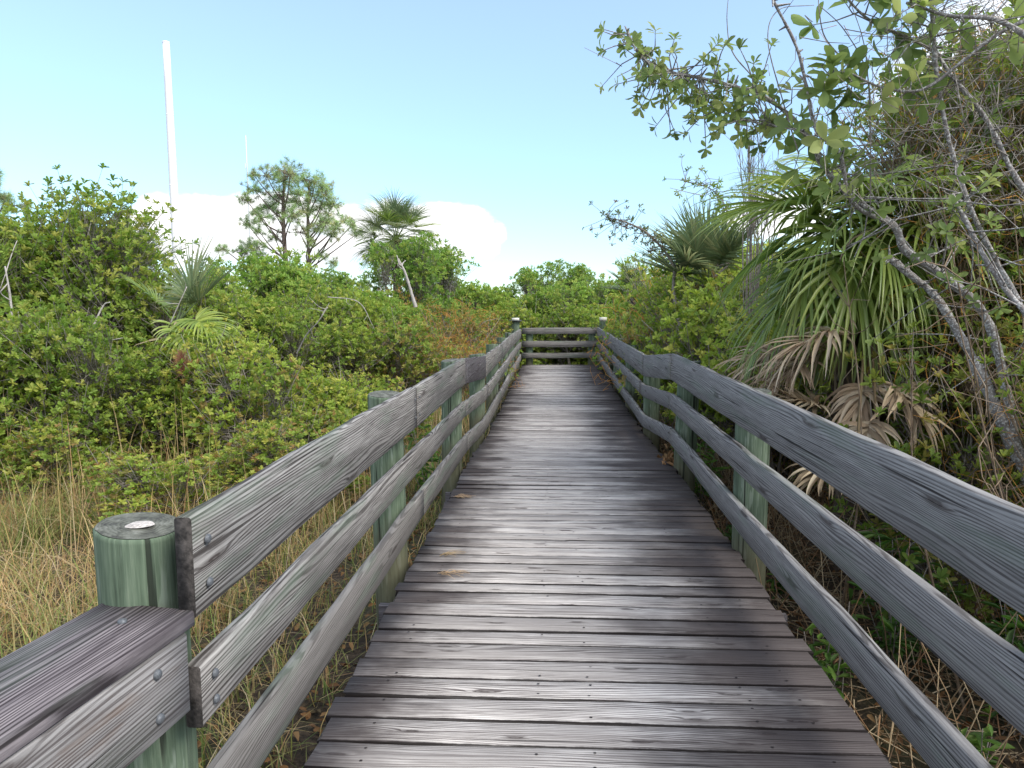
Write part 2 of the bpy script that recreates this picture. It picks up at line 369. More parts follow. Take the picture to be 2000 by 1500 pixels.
tubes(mb, np.stack([P, P+D*.5+rg.normal(0, .03, (n, 3)), P+D], 1), np.array([[.004, .003, .002]]), 3, SC[rg.integers(0, 5, n)])
tag(mb.build('dead_stalks_litter', M['straw']), 'brown straw and dead stalks on the soil beside the right rail', 'dead stalks', kind='stuff')
mb = MB()   # leaf litter both sides
for (x0, x1, n) in ((-2.4, -.7, 2600), (.9, 3.4, 3000)):
    P = scatter(n, x0, x1, .5, 12); P[:, 2] += .035+rg.uniform(0, .03, n); D = rg.normal(size=(n, 3)); D[:, 2] *= .3
    LC = np.array([(.22, .09, .035), (.15, .06, .03), (.28, .15, .07), (.10, .06, .035)])
    leaves(mb, P, D, np.array([0, 0, 1.])+rg.normal(0, .3, (n, 3)), rg.uniform(.04, .09, n), .03, LC[rg.integers(0, 4, n)])
tag(mb.build('leaf_litter', M['straw']), 'reddish brown fallen leaves on the soil under the boardwalk edge', 'leaf litter', kind='stuff')
# ------------------------------------------------------------------ boardwalk
def dz(d):
    return float(np.interp(d, [-5, 6.2, 8.3, 11, 17.4], [0, 0, -.09, -.085, -.015]))
def prism(mb, P0, X, Y, Z, L, w, h, nseg, rn, off, ch=.004, warp=None, endjag=0, rg=None, wid=None):
    """board: starts at P0, runs along X for L; w across Y, h along Z (P0 is the section centre)"""
    sec = np.array([(-w/2+ch, -h/2), (w/2-ch, -h/2), (w/2, -h/2+ch), (w/2, h/2-ch), (w/2-ch, h/2), (-w/2+ch, h/2), (-w/2, h/2-ch), (-w/2, -h/2+ch)])
    V = []; WC = []; CO = []
    for i in range(nseg+1):
        t = i/nseg
        for (a, b) in sec:
            s = t*L
            if endjag and i in (0, nseg): s += rg.uniform(-1, 1)*endjag
            dy = dzz = 0
            if warp is not None: dy, dzz = warp(t, a, b)
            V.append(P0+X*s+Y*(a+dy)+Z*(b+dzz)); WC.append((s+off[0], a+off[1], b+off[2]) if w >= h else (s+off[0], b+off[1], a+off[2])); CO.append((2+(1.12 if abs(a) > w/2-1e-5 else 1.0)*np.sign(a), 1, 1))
    n = 8; q = [(i*n+j, i*n+(j+1) % n, (i+1)*n+(j+1) % n, (i+1)*n+j) for i in range(nseg) for j in range(n)]
    mb.add(V, quads=q, ngons=[list(range(n))[::-1], [nseg*n+j for j in range(n)]], wc=WC, rn=rn, col=CO)
vx, vy, vz = np.eye(3)
deck = empty('boardwalk', (0, 8, 0), 'long grey plank boardwalk deck running ahead between the railings', 'boardwalk')
rgd = np.random.default_rng(11); mb = MB(); nails = MB(); y = -1.2; inv = np.array([0, 8., 0])
while y < 17.3:
    w = .1335+rgd.uniform(-.003, .002); c = y+w/2
    skew = -.016+rgd.normal(0, .0025); xl = -.79+rgd.uniform(-.012, .012); xr = 1.075+rgd.uniform(-.015, .012)
    d_ = unit(np.array([1, skew*-1.0, 0])) ; cupa = rgd.uniform(-.2, 1)*.004; tl = rgd.normal(0, .0022); lift = max(0, rgd.normal(-.2, 1))*.006
    tw = rgd.normal(0, .0022)
    def wp(t, a, b, cupa=cupa, tl=tl, lift=lift, tw=tw):
        return rg0[int(t*12)]*.0012, cupa*(2*a/.14)**2+tl*a/.07+tw*(t-.5)*a/.07*2+lift*max(0, .12-t)/.12
    rg0 = rgd.normal(size=13)
    P0 = np.array([xl, c-(xl)*skew*-1-.0, -.019+dz(c)+rgd.normal(0, .0012)])-inv
    P0[1] = c+(xl)*(-skew)*1.0-8
    prism(mb, P0, d_, unit(np.cross(vz, d_)), vz, xr-xl, w, .038, 12, rgd.random(), rgd.uniform(-50, 50, 3)*np.array([1, 1, 0]), .006, wp, .009, rgd)
    for nx in (-.62, -.05, .14, .72, .9):
        for o in (-.035, .035):
            if rgd.random() < .5 and .8 < y < 9:
                q = np.array([nx+rgd.normal(0, .008), c+(nx)*(-skew)-8+o+rgd.normal(0, .006), dz(c)+.003]); r = .0042
                th = np.arange(6)/6*2*pi
                nails.add([q+np.array([cos(a)*r*1.4, sin(a)*r, 0]) for a in th], ngons=[list(range(6))])
    y += w+rgd.uniform(.001, .006)
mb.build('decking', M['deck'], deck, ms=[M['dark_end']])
M['nail'] = simple('rust_dark_nail', (.03, .024, .024), .6, .3)
tag(nails.build('nail_heads', M['nail'], deck), kind='stuff')
for xs in (-.70, .14, .97):
    mb = MB()
    for y0, y1 in ((-1.2, 6.2), (6.2, 8.3), (8.3, 11), (11, 17.3)):
        a = np.array([xs, y0-8, dz(y0)-.155]); b = np.array([xs, y1-8, dz(y1)-.155]); D = b-a
        prism(mb, a, unit(D), vx, unit(np.cross(vx, unit(D))), np.linalg.norm(D), .045, .22, 4, .3, rgd.uniform(-9, 9, 3))
    mb.build('stringer', M['dark_board'], deck)
PL = [1.60, 4.0, 6.5, 8.65, 10.8, 13.0, 15.1, 17.34]; PR = [1.45, 4.18, 6.3, 8.5, 10.7, 12.9, 15.1, 17.34]
for yy in [-.6]+PL[:-1]:
    mb = MB(); prism(mb, np.array([-1.0, yy-8-.12, dz(yy)-.34]), vx, vy, vz, 2.3, .045, .14, 3, .6, rgd.uniform(-9, 9, 3))
    mb.build('cross_beam', M['dark_board'], deck)
# posts
def post(parent, x, y, ztop, zbot, r, seed, mat_, org, plug=False, flat=0):
    rgp = np.random.default_rng(seed); mb = MB(); ns = 28; zs = np.concatenate([np.linspace(zbot, ztop-.012, 16), [ztop-.004, ztop]])
    prof = 1+.02*np.sin(np.arange(ns)/ns*2*pi*2+rgp.uniform(0, 6))+.008*rgp.normal(size=ns)
    V = []; WC = []; lx, ly = rgp.normal(0, .008, 2); off = rgp.uniform(-20, 20)
    for i, z in enumerate(zs):
        rr = r*(1-.02*i/len(zs))
        if i == len(zs)-2: rr = r*.975
        if i == len(zs)-1: rr = r*.93
        for j in range(ns):
            a = j/ns*2*pi; q = prof[j]*rr
            zz = z + (.010*cos(a+seed) if i > len(zs)-4 else 0)
            V.append(np.array([x+q*cos(a)+lx*(z), y+q*sin(a)+ly*z, zz])-org); WC.append((z, a*r+off, off))
    q = [(i*ns+j, i*ns+(j+1) % ns, (i+1)*ns+(j+1) % ns, (i+1)*ns+j) for i in range(len(zs)-1) for j in range(ns)]
    mb.add(V, quads=q, wc=WC)
    p = mb.build('post', mat_, parent, smooth=True)
    mb = MB(); K = 4; V = []; WC = []      # end-grain top, its own little part
    for k in range(K+1):
        f = (k/K)
        for j in range(ns):
            a = j/ns*2*pi; rr = prof[j]*r*.93*f
            V.append(np.array([x+rr*cos(a)+lx*ztop, y+rr*sin(a)+ly*ztop, ztop+.010*cos(a+seed)*f+.0015+.002*(1-f)])-org); WC.append((0, rr*cos(a), rr*sin(a)))
    q = [(i*ns+j, (i+1)*ns+j, (i+1)*ns+(j+1) % ns, i*ns+(j+1) % ns) for i in range(K) for j in range(ns)]
    mb.add(V, quads=q, wc=WC); o = mb.build('end_grain', M['end'], p)
    if plug:
        mb = MB(); V = [np.array([x-.004, y-.005, ztop+.0065])-org]; n2 = 22
        for k, rr in ((1, .018), (2, .033)):
            for j in range(n2):
                a = j/n2*2*pi; V.append(np.array([x-.004+rr*(1+.12*sin(3*a+k))*cos(a), y-.005+rr*.9*sin(a), ztop+(.0075 if k == 1 else .004)])-org)
        tr = [(0, 1+j, 1+(j+1) % n2) for j in range(n2)]; q = [(1+j, 1+n2+j, 1+n2+(j+1) % n2, 1+(j+1) % n2) for j in range(n2)]
        mb.add(V, quads=q, tris=tr); mb.build('pale_plug', M['plug'], p)
    return p
def bolt(parent, c, nrm, r=.012, org=None):
    nrm = unit(np.array(nrm, float)); a = unit(np.cross(nrm, [0, 0, 1.]) if abs(nrm[2]) < .9 else np.cross(nrm, [1., 0, 0])); b = np.cross(nrm, a)
    mb = MB(); V = []; ns = 14
    for rr, h in ((1, 0), (.96, .35), (.72, .62), (.35, .76)):
        for j in range(ns):
            t = j/ns*2*pi; V.append(c-org+r*rr*(a*cos(t)+b*sin(t))+nrm*r*h)
    q = [(i*ns+j, i*ns+(j+1) % ns, (i+1)*ns+(j+1) % ns, (i+1)*ns+j) for i in range(3) for j in range(ns)]
    mb.add(V, quads=q, ngons=[[3*ns+j for j in range(ns)]]); return mb.build('bolt', M['bolt'], parent, smooth=True)
def rail(parent, st, sgn, m, seed, org, th=.040, name='rail_board', wobble=.0025):
    """st: stations (X of the inner face, y, ztop, zbot); thickness goes outward (sgn -1 left, +1 right)"""
    rgr = np.random.default_rng(seed); st = np.array(st, float); L = st[:, 1]
    ys = np.unique(np.concatenate([np.linspace(L[0], L[-1], max(4, int((L[-1]-L[0])/.16))), L]))
    ph = rgr.uniform(0, 6, 4); off = rgr.uniform(-30, 30, 3); mb = MB(); V = []; WC = []; n = 8
    for y in ys:
        X, zt, zb = [np.interp(y, L, st[:, k]) for k in (0, 2, 3)]
        X += wobble*sin(y*1.9+ph[0]); e = wobble*.9*sin(y*1.5+ph[1])+.0015*sin(y*9+ph[3]); zt += e+.002*sin(y*7+ph[2]); zb += e
        c = .005
        for (a, z) in ((0, zb+c), (0, zt-c), (c, zt), (th-c, zt), (th, zt-c), (th, zb+c), (th-c, zb), (c, zb)):
            V.append(np.array([X+sgn*a, y, z])-org); WC.append((y+off[0], z+off[1], a+off[2]*0))
    K = len(ys); q = [(i*n+j, i*n+(j+1) % n, (i+1)*n+(j+1) % n, (i+1)*n+j) for i in range(K-1) for j in range(n)]
    e0 = list(range(n)); e1 = [(K-1)*n+j for j in range(n)]
    if sgn > 0: q = [f[::-1] for f in q]; e0 = e0[::-1]
    else: e1 = e1
    mb.add(V, quads=q, ngons=[e0[::-1], e1], wc=WC, rn=rgr.random()); return mb.build(name, m, parent, ms=[M['dark_end']])
def seg(a, b, x, ys, zt, zb):
    out = [a] + [y for y in ys if a < y < b] + [b]
    return [(x, y, float(np.interp(y, ys, zt)), float(np.interp(y, ys, zb))) for y in out]
# ---- left railing
oL = np.array([-.9, 8, 0.]); left = empty('railing', oL, 'left timber railing with green round posts beside the grass', 'railing')
yk = [1.495, 4.0, 6.4, 8.2, 11.0, 13.4, 17.28]
for k, (zt, zb, joints) in enumerate([
    ([.975, .968, .958, .846, .834, .872, .857], [.738, .728, .722, .590, .612, .630, .646], [1.495, 4.1, 6.42, 8.3, 11.0, 13.1, 17.28]),
    ([.618, .600, .560, .465, .470, .520, .540], [.470, .452, .424, .315, .325, .385, .406], [1.50, 6.45, 8.6, 13.0, 17.28]),
    ([.330, .300, .235, .105, .130, .205, .235], [.180, .140, .085, -.045, -.015, .060, .090], [-.6, 4.3, 6.5, 10.8, 17.28])]):
    yy = yk if k < 2 else [-.6]+yk[1:]
    for i in range(len(joints)-1):
        m = M['dark_board'] if (k == 0 and i == 2) else M['rail']
        b = rail(left, seg(joints[i]+.002, joints[i+1]-.002, -.81, yy, zt, zb), -1, m, 40+k*10+i, oL, .040)
        for bi, ya in enumerate((joints[i]+.06, joints[i+1]-.06)):
            zt_, zb_ = np.interp(ya, yy, zt), np.interp(ya, yy, zb)
            for f in (.28, .72):
                if ya < 9 and k < 2: bolt(b, np.array([-.808+(.004 if ya < 2 else .004), ya, zb_+(zt_-zb_)*f]), (1, 0, 0), .0115 if ya < 2.5 else .008, oL)
for i, y_ in enumerate(PL):
    zt = .922 if i == 0 else (.935 if y_ < 7 else .84)
    if i == len(PL)-1: zt = 1.03
    p = post(left, -.955 if i else -.985, y_, zt, GZ-.1, .098, 60+i, M['post'], oL, plug=(i == 0))
    if i == len(PL)-1:
        def slab(nm, z0, z1, hw, m, x=-.955, y=y_, org=oL, par=p):
            mb = MB(); prism(mb, np.array([x-hw, y, (z0+z1)/2])-org, vx, vy, vz, 2*hw, 2*hw, z1-z0, 1, .5, (0, 0, 0), .006); return mb.build(nm, m, par)
        slab('flange', 1.035, 1.06, .15, M['flange']); slab('post_cap', 1.062, 1.115, .085, M['cap_metal'])
# near cap board splayed outward, with its face board
ang = R(7.0); dX = np.array([-sin(ang), -cos(ang), 0]); dY = np.array([cos(ang), -sin(ang), 0])
mb = MB(); prism(mb, np.array([-.812, 1.497, .741])-oL-dY*.12, dX, dY, vz, 2.6, .24, .038, 20, .5, (4.2, 7.3, 0), .005, lambda t, a, b: (.003*sin(t*9), .003*sin(t*7)), .002, rgd)
capb = mb.build('cap_board', M['cap'], left, ms=[M['dark_end']]); tag(capb, 'dark flat cap board at lower left')
c = np.array([-.812, 1.497, .761])+dX*.085-dY*.115
bolt(capb, c, (0, 0, 1), .010, oL)
mb = MB(); prism(mb, np.array([-.815, 1.48, .627])-oL-dY*.02+dX*.012, dX, dY, vz, 2.6, .038, .186, 20, .3, (14.2, 3.3, 0), .004, lambda t, a, b: (.002*sin(t*8), .002*sin(t*6)), .001, rgd)
fb = mb.build('face_board', M['face'], left, ms=[M['dark_end']])
for f in (.24, .77):
    bolt(fb, np.array([-.815, 1.48, .534+.186*f])+dX*.115+dY*.0, dY, .0115, oL)
mb = MB(); prism(mb, np.array([-.815, 1.48, .38])-oL-dY*.02+dX*.012, dX, dY, vz, 2.6, .038, .14, 8, .3, (24.2, 5.3, 0), .004)
# ---- right railing
oR = np.array([1.1, 8, 0.]); right = empty('railing', oR, 'right timber railing with shaded grey boards beside the palms and thicket', 'railing')
yk = [.2, 1.53, 3.6, 6.29, 8.25, 11.5, 17.28]
for k, (zt, zb, joints) in enumerate([
    ([.985, .993, 1.01, 1.018, .868, .872, .896], [.765, .773, .782, .786, .625, .630, .660], [.2, 6.29, 8.27, 12.9, 17.28]),
    ([.668, .670, .66, .665, .520, .535, .576], [.512, .513, .512, .524, .385, .395, .428], [.2, 6.30, 8.5, 12.9, 17.28]),
    ([.345, .345, .340, .352, .175, .210, .293], [.200, .198, .193, .222, .040, .070, .160], [.2, 6.28, 10.7, 17.28])]):
    for i in range(len(joints)-1):
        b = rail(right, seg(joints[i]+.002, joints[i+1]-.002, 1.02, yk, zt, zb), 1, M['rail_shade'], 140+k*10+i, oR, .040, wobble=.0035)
        for ya in (joints[i]+.06, joints[i+1]-.06):
            if 2 < ya < 9:
                zt_, zb_ = np.interp(ya, yk, zt), np.interp(ya, yk, zb)
                for f in (.28, .72): bolt(b, np.array([1.018, ya, zb_+(zt_-zb_)*f]), (-1, 0, 0), .008, oR)
for i, y_ in enumerate(PR):
    zt = .945 if y_ < 7 else .84
    if i == len(PR)-1: zt = 1.05
    p = post(right, 1.165, y_, zt, GZ-.1, .098, 80+i, M['post'], oR)
    if i == len(PR)-1:
        mb = MB(); prism(mb, np.array([1.165-.085, y_, 1.095])-oR, vx, vy, vz, .17, .17, .075, 1, .5, (0, 0, 0), .006); mb.build('post_cap', M['cap_metal'], p)
# ---- end railing
oE = np.array([.1, 17.4, 0.]); end = empty('railing', oE, 'short three board railing closing the far end of the boardwalk', 'railing')
for i, (zt, zb) in enumerate(((.872, .722), (.552, .400), (.262, .135))):
    mb = MB(); sl = .010
    prism(mb, np.array([-.80, 17.335, (zt+zb)/2])-oE, unit(np.array([1, 0, sl])), vy, vz, 1.815, .036, zt-zb, 10, .2+.1*i, (i*7.1, i*3.3, 0), .004, lambda t, a, b: (0, .004*sin(t*5+i)), .002, rgd)
    b = mb.build('rail_board', M['cap' if 0 else 'rail'], end)
for i, x_ in enumerate((-.62, .90)):
    post(end, x_, 17.46, .76, GZ-.1, .088, 95+i, M['post'], oE)
# ------------------------------------------------------------------ foliage generators
def pal(*c): return np.array(c)
G_SUN = pal((.32, .44, .065), (.37, .47, .07), (.26, .39, .055), (.43, .49, .085), (.33, .45, .065), (.21, .33, .045), (.48, .49, .10))
G_LIGHT = pal((.28, .43, .07), (.22, .37, .06), (.34, .47, .08), (.25, .41, .07), (.40, .47, .09))
G_DARK = pal((.20, .30, .045), (.25, .34, .05), (.15, .25, .04), (.30, .36, .06), (.36, .33, .08))
G_MIX = pal((.26, .38, .06), (.30, .39, .07), (.42, .40, .10), (.40, .26, .09), (.19, .30, .045), (.34, .26, .08))

def shrub_parts(seed, w, h, nlobe, nros, k, leafL, leafW, palette, twig_m='bark', shell=.55, low=.12, stems=9, bare=10, vine=0, lrad=.26):
    rg = np.random.default_rng(seed); fo = MB(); br = MB()
    a = rg.uniform(0, 2*pi, nlobe); rr = np.sqrt(rg.random(nlobe))*w*.5*.78; zc = rg.uniform(low, .86, nlobe)
    taper = np.sqrt(np.clip(1-((zc-.42)/.62)**2, .12, 1))
    c = np.stack([rr*np.cos(a)*taper, rr*np.sin(a)*taper, zc*h], -1)
    rad = (w*.5+h*.5)*lrad*rg.uniform(.6, 1.15, nlobe)
    c[:, 2] *= h/np.max(c[:, 2]+rad*.78)
    li = rg.integers(0, nlobe, nros); u = unit(rg.normal(size=(nros, 3))+np.array([0, 0, .35]))
    q = rg.random(nros)**shell; q[rg.random(nros) < .07] *= 1.35; sq = np.array([1, 1, .85])
    tip = c[li]+u*sq*(rad[li]*q)[:, None]; tip[:, 2] = np.maximum(tip[:, 2], .06+.1*rg.random(nros))
    tip += rg.normal(0, .03, tip.shape)
    ax = unit(u*.8+rg.normal(0, .45, (nros, 3))+np.array([0, 0, .75]))
    rosettes(fo, rg, tip, ax, k, leafL*1.1, leafW, palette, 25, 72)
    # twigs
    org = c[li]*np.array([.75, .75, .8])+rg.normal(0, .08, (nros, 3)); mid = (org+tip)*.5+rg.normal(0, .06, (nros, 3)); mid[:, 2] -= .03
    sel = rg.random(nros) < .6
    tubes(br, np.stack([org, mid, tip], 1)[sel], np.array([[.0055, .004, .0022]])*(.7+leafL*4), 3)
    ns = min(stems, nlobe)
    for i in range(nlobe):
        b0 = np.array([rg.normal(0, w*.06), rg.normal(0, w*.06), -.05]); m1 = b0*.6+c[i]*np.array([.35, .35, .45])+rg.normal(0, .07, 3)
        if i >= ns: b0 = c[i % ns]*np.array([.5, .5, .55])
        limb(br, [b0, m1 if i < ns else (b0+c[i])/2+rg.normal(0, .08, 3), c[i]], .012+.006*h if i < ns else .012, .007, 5, seed+i, .12, 5)
    for i in range(bare):
        j = rg.integers(0, nlobe); s = c[j]*.6; e = c[j]+unit(rg.normal(size=3)+np.array([0, 0, .6]))*rad[j]*rg.uniform(.95, 1.55)
        limb(br, [s, (s+e)/2+rg.normal(0, .09, 3), e], .009, .0025, 4, seed+99+i, .1, 5)
    vn = None
    if vine:
        vn = MB(); n = vine; j = rg.integers(0, nlobe, n); p = c[j]+unit(rg.normal(size=(n, 3)))*(rad[j]*rg.uniform(.7, 1.15, n))[:, None]
        d = unit(rg.normal(size=(n, 3)))*rg.uniform(.1, .28, (n, 1))
        tubes(vn, np.stack([p, p+d*.5+rg.normal(0, .03, (n, 3)), p+d+rg.normal(0, .05, (n, 3))], 1), np.array([[.0028, .0024, .0018]]), 3)
    return fo, br, vn
# prototypes are created at their first placement; keep a library of mesh builders
class Proto:
    def __init__(s, nm, w, h, **kw): s.nm = nm; s.w = w; s.h = h; s.kw = kw; s.root = None; s.bm = kw.pop('bmat', 'bark'); s.fm = kw.pop('fmat', 'leaf')
    def place(s, loc, label, cat, group=None, rz=0, sc=1):
        if s.root is None:
            s.root = empty(s.nm, loc, label, cat, group, rz, sc)
            fo, br, vn = shrub_parts(w=s.w, h=s.h, **s.kw)
            fo.build('foliage', M[s.fm], s.root); br.build('branches', M[s.bm], s.root, smooth=True)
            if vn: vn.build('orange_vine', M['orange_twig'], s.root)
            return s.root
        return clone(s.root, loc, label, cat, group, rz, sc)
A = [Proto('shrub', 2.0, 2.0, seed=1, nlobe=16, nros=2100, k=8, leafL=.062, leafW=.46, palette=G_SUN, bare=34),
     Proto('shrub', 2.2, 2.4, seed=2, nlobe=20, nros=2500, k=8, leafL=.062, leafW=.46, palette=G_SUN, bare=36),
     Proto('shrub', 2.4, 3.2, seed=3, nlobe=24, nros=3000, k=8, leafL=.066, leafW=.44, palette=G_SUN, bare=40),
     Proto('shrub', 1.9, 1.6, seed=4, nlobe=13, nros=1150, k=8, leafL=.058, leafW=.48, palette=np.concatenate([G_SUN, G_MIX]), bare=16)]
Bm = [Proto('mangrove_tree', 3.0, 4.0, seed=11, nlobe=30, nros=2800, k=7, leafL=.10, leafW=.42, palette=G_LIGHT, bare=18, lrad=.2),
      Proto('mangrove_tree', 3.4, 3.2, seed=12, nlobe=30, nros=2800, k=7, leafL=.10, leafW=.42, palette=G_LIGHT, bare=18, lrad=.2)]
Cv = [Proto('vine_covered_shrub', 2.0, 1.9, seed=21, nlobe=14, nros=620, k=6, leafL=.060, leafW=.45, palette=G_MIX, bare=22, vine=1000),
      Proto('vine_covered_shrub', 2.2, 1.5, seed=22, nlobe=12, nros=560, k=6, leafL=.060, leafW=.45, palette=G_MIX, bare=22, vine=650)]
Dk = [Proto('shrub', 1.8, 2.2, seed=31, nlobe=18, nros=1100, k=7, leafL=.062, leafW=.40, palette=G_DARK, bare=26),
      Proto('tall_shrub', 2.0, 4.4, seed=32, nlobe=34, nros=3000, k=7, leafL=.060, leafW=.36, palette=G_DARK, bare=60, vine=1300, bmat='brown_twig', shell=.8, low=.05, stems=18),
      Proto('tall_shrub', 1.8, 3.4, seed=33, nlobe=26, nros=2200, k=7, leafL=.060, leafW=.38, palette=G_DARK, bare=50, vine=700, bmat='brown_twig', shell=.8, low=.05, stems=14)]
def put(pr, px, ytop, d, label, cat='shrub', group=None, wx=1.0, X=None, seed=0):
    p = at(px, 700, d); x = p[0] if X is None else X
    if X is not None: px = 1084
    ztop = EYE+(594-(ytop-22))/FPX*d
    hh = max(.5, ztop-GZ); s = hh/pr.h; q = min(1.35, max(.75, s))
    return pr.place((x, d, GZ), label, cat, group, rnd.uniform(0, 2*pi), (q*wx, q*wx, s))
SX = [-300, 0, 60, 150, 230, 300, 350, 400, 430, 500, 600, 700, 745, 850, 900, 950, 1000, 1040, 1120, 1180, 1230]
SY = [430, 440, 425, 385, 415, 485, 530, 575, 560, 565, 560, 560, 500, 505, 560, 590, 560, 540, 540, 560, 555]
sky = lambda x: float(np.interp(x, SX, SY))
GL = 'bushes of the thicket left of the boardwalk'
words = ['mossy', 'full', 'loose', 'broad', 'ragged', 'bushy', 'rounded', 'leafy', 'twiggy', 'spreading']
# nearest row
row1 = [(-260, 600, 8.1, 0), (-110, 590, 8.0, 1), (20, 640, 8.2, 0), (150, 600, 8.7, 1), (270, 700, 8.9, 1), (400, 650, 9.2, 1), (520, 700, 8.8, 3), (640, 740, 9.6, 0), (745, 745, 10.6, 3), (35, 850, 6.6, 3), (-90, 800, 6.4, 3)]
lab1 = ['bushy green shrub just outside the left edge of the grass', 'full green shrub at the left edge above the golden grass',
 'green shrub with pale forked stems standing near the left edge', 'broad glossy shrub below the tall leafy crown at left', 'green shrub in front of the brown hanging palm fronds at left',
 'leafy shrub just right of the left hanging palm fronds', 'low yellow-tinged shrub with pale dead stalks behind the grass', 'green shrub behind the second post of the left railing',
 'low shrub near the third post of the left railing', 'small bright green bush in the grass at the left edge', 'small green bush beyond the left edge of the grass']
for (px, yt, d, v), lb in zip(row1, lab1): put(A[v], px, yt, d-(.9 if d > 7 else 0), lb, group=GL)
for (px, yt, d, lb) in [(330, 905, 6.0, 'small leafy bush standing in the golden grass, left one'), (455, 850, 6.6, 'small leafy bush standing in the golden grass, middle one'), (610, 830, 7.2, 'small leafy bush in the grass just beyond the left top rail')]: put(A[3], px, yt, d, lb, group=GL)
row2 = [(-240, 480, 10.2, 2), (-90, 450, 10.0, 2), (30, 435, 10.4, 1), (145, 365, 10.3, 2), (215, 430, 10.9, 2), (330, 545, 11.0, 1), (455, 600, 11.2, 0), (560, 600, 11.6, 1), (665, 640, 12.2, 0), (765, 640, 13.0, 3)]
lab2 = ['tall shrub beyond the left edge of the thicket', 'tall dense shrub partly cut by the left edge', 'shrub with dark rosettes against the sky at far left', 'tallest leafy shrub of the left thicket, against the blue sky',
 'tall shrub sloping down towards the white tower', 'shrub under the upright palm fan near the white tower', 'green shrub below the low pine bough at left', 'green shrub in the thicket below the pine trunk',
 'green shrub with pale bare branch in mid thicket', 'mixed green and rusty shrub left of the vine patch']
for (px, yt, d, v), lb in zip(row2, lab2): put(A[v], px, yt, d, lb, group=GL)
for i, (px, yt, d, v) in enumerate([(400, 590, 15, 0), (500, 590, 15.5, 1), (600, 575, 15, 1), (700, 590, 16, 0), (640, 600, 18.5, 1), (540, 560, 19, 1), (-150, 470, 14, 2), (60, 480, 14, 2), (260, 520, 14.5, 2), (430, 570, 21, 1)]):
    put(A[v], px, yt, d, 'green bush in the back rows of the left thicket', group='back rows of bushes in the left thicket')
# taller mangroves behind
for (px, yt, d, v, lb) in [(505, 500, 17.0, 1, 'airy light green tree with drooping leaf tufts below the low pine bough'), (675, 545, 22, 0, 'pale leaved tree between the pine and the leaning palm'),
    (800, 480, 19, 0, 'tall bright green tree with white branches in front of the palm'), (860, 490, 22, 0, 'rounded green tree just right of the palm'), (745, 575, 17, 1, 'light green tree low in front of the palm trunk'),
    (610, 545, 24, 1, 'light green tree at the foot of the pines'), (905, 565, 24, 1, 'low light green tree right of the rounded tree'),
    (970, 570, 23, 1, 'light green tree above the left end post'), (1035, 535, 24, 0, 'tall light green tree behind the end railing, left of its middle'), (1080, 570, 21, 1, 'broad light green tree right behind the middle of the end railing'),
    (1125, 530, 26, 0, 'tall light green tree behind the end railing, right of its middle'), (1185, 560, 23, 1, 'light green tree above the right end post'), (1240, 560, 25, 0, 'light green tree behind the right hand shrubs')]:
    put(Bm[v], px, yt, d, lb, 'tree', 'low trees behind the thicket')
for (px, yt, d, v, lb) in [(880, 620, 15.5, 1, 'shrub draped in orange vine, left of the far rail'), (935, 610, 17, 0, 'orange vine covered shrub closest to the left end post'), (820, 660, 13.4, 1, 'rust and green shrub tangled with vine beyond the left rail'), (790, 585, 18, 0, 'orange tinged shrub at the foot of the white branched tree'), (905, 680, 13.0, 1, 'low vine tangled shrub right against the left rail')]:
    put(Cv[v], px, yt, d, lb, 'shrub', 'shrubs overgrown with orange vine', wx=.9)
# behind the end railing, low green
for (px, yt, d, lb) in [(1020, 610, 19.5, 'low green shrub behind the left half of the end railing'), (1110, 610, 19.3, 'low green shrub behind the right half of the end railing'), (1180, 600, 19.8, 'green shrub behind the right end post')]:
    put(A[0], px, yt, d, lb, 'shrub', 'shrubs behind the end railing', wx=1.1)
# right side row along the railing
GRt = 'shrubs crowding the right railing'
for (X, d, yt, v, lb) in [(2.3, 16.6, 560, A[1], 'bright green shrub crowding the far end of the right railing'), (2.5, 14.4, 515, A[1], 'yellow green shrub beyond the right railing near its far end'), (2.4, 12.4, 530, Cv[1], 'reddish twiggy shrub along the far part of the right railing'),
    (2.5, 10.8, 520, A[1], 'green shrub beside the right railing below the small fan palm'), (2.35, 9.2, 570, A[0], 'green shrub behind the kinked part of the right railing'), (3.4, 12.6, 480, A[1], 'taller green shrub with pale trunk right of the far railing'),
    (3.7, 10.5, 480, Dk[0], 'grey green shrub around the small fan palm'), (2.3, 7.6, 620, A[0], 'leafy shrub left of the drooping green palm fronds'), (2.7, 9.7, 530, A[3], 'small green shrub in front of the trunk of the stiff grey fan palm'), (3.1, 11.4, 495, A[1], 'green shrub crowding behind the stiff grey fan palm'), (2.9, 8.2, 560, A[3], 'yellowish green shrub between the grey fan palm and the drooping palm'), (4.2, 15.2, 520, Bm[1], 'pale green tree behind the right hand shrub row')]:
    put(v, 0, yt, d, lb, 'tree' if v in Bm else 'shrub', GRt, X=X)
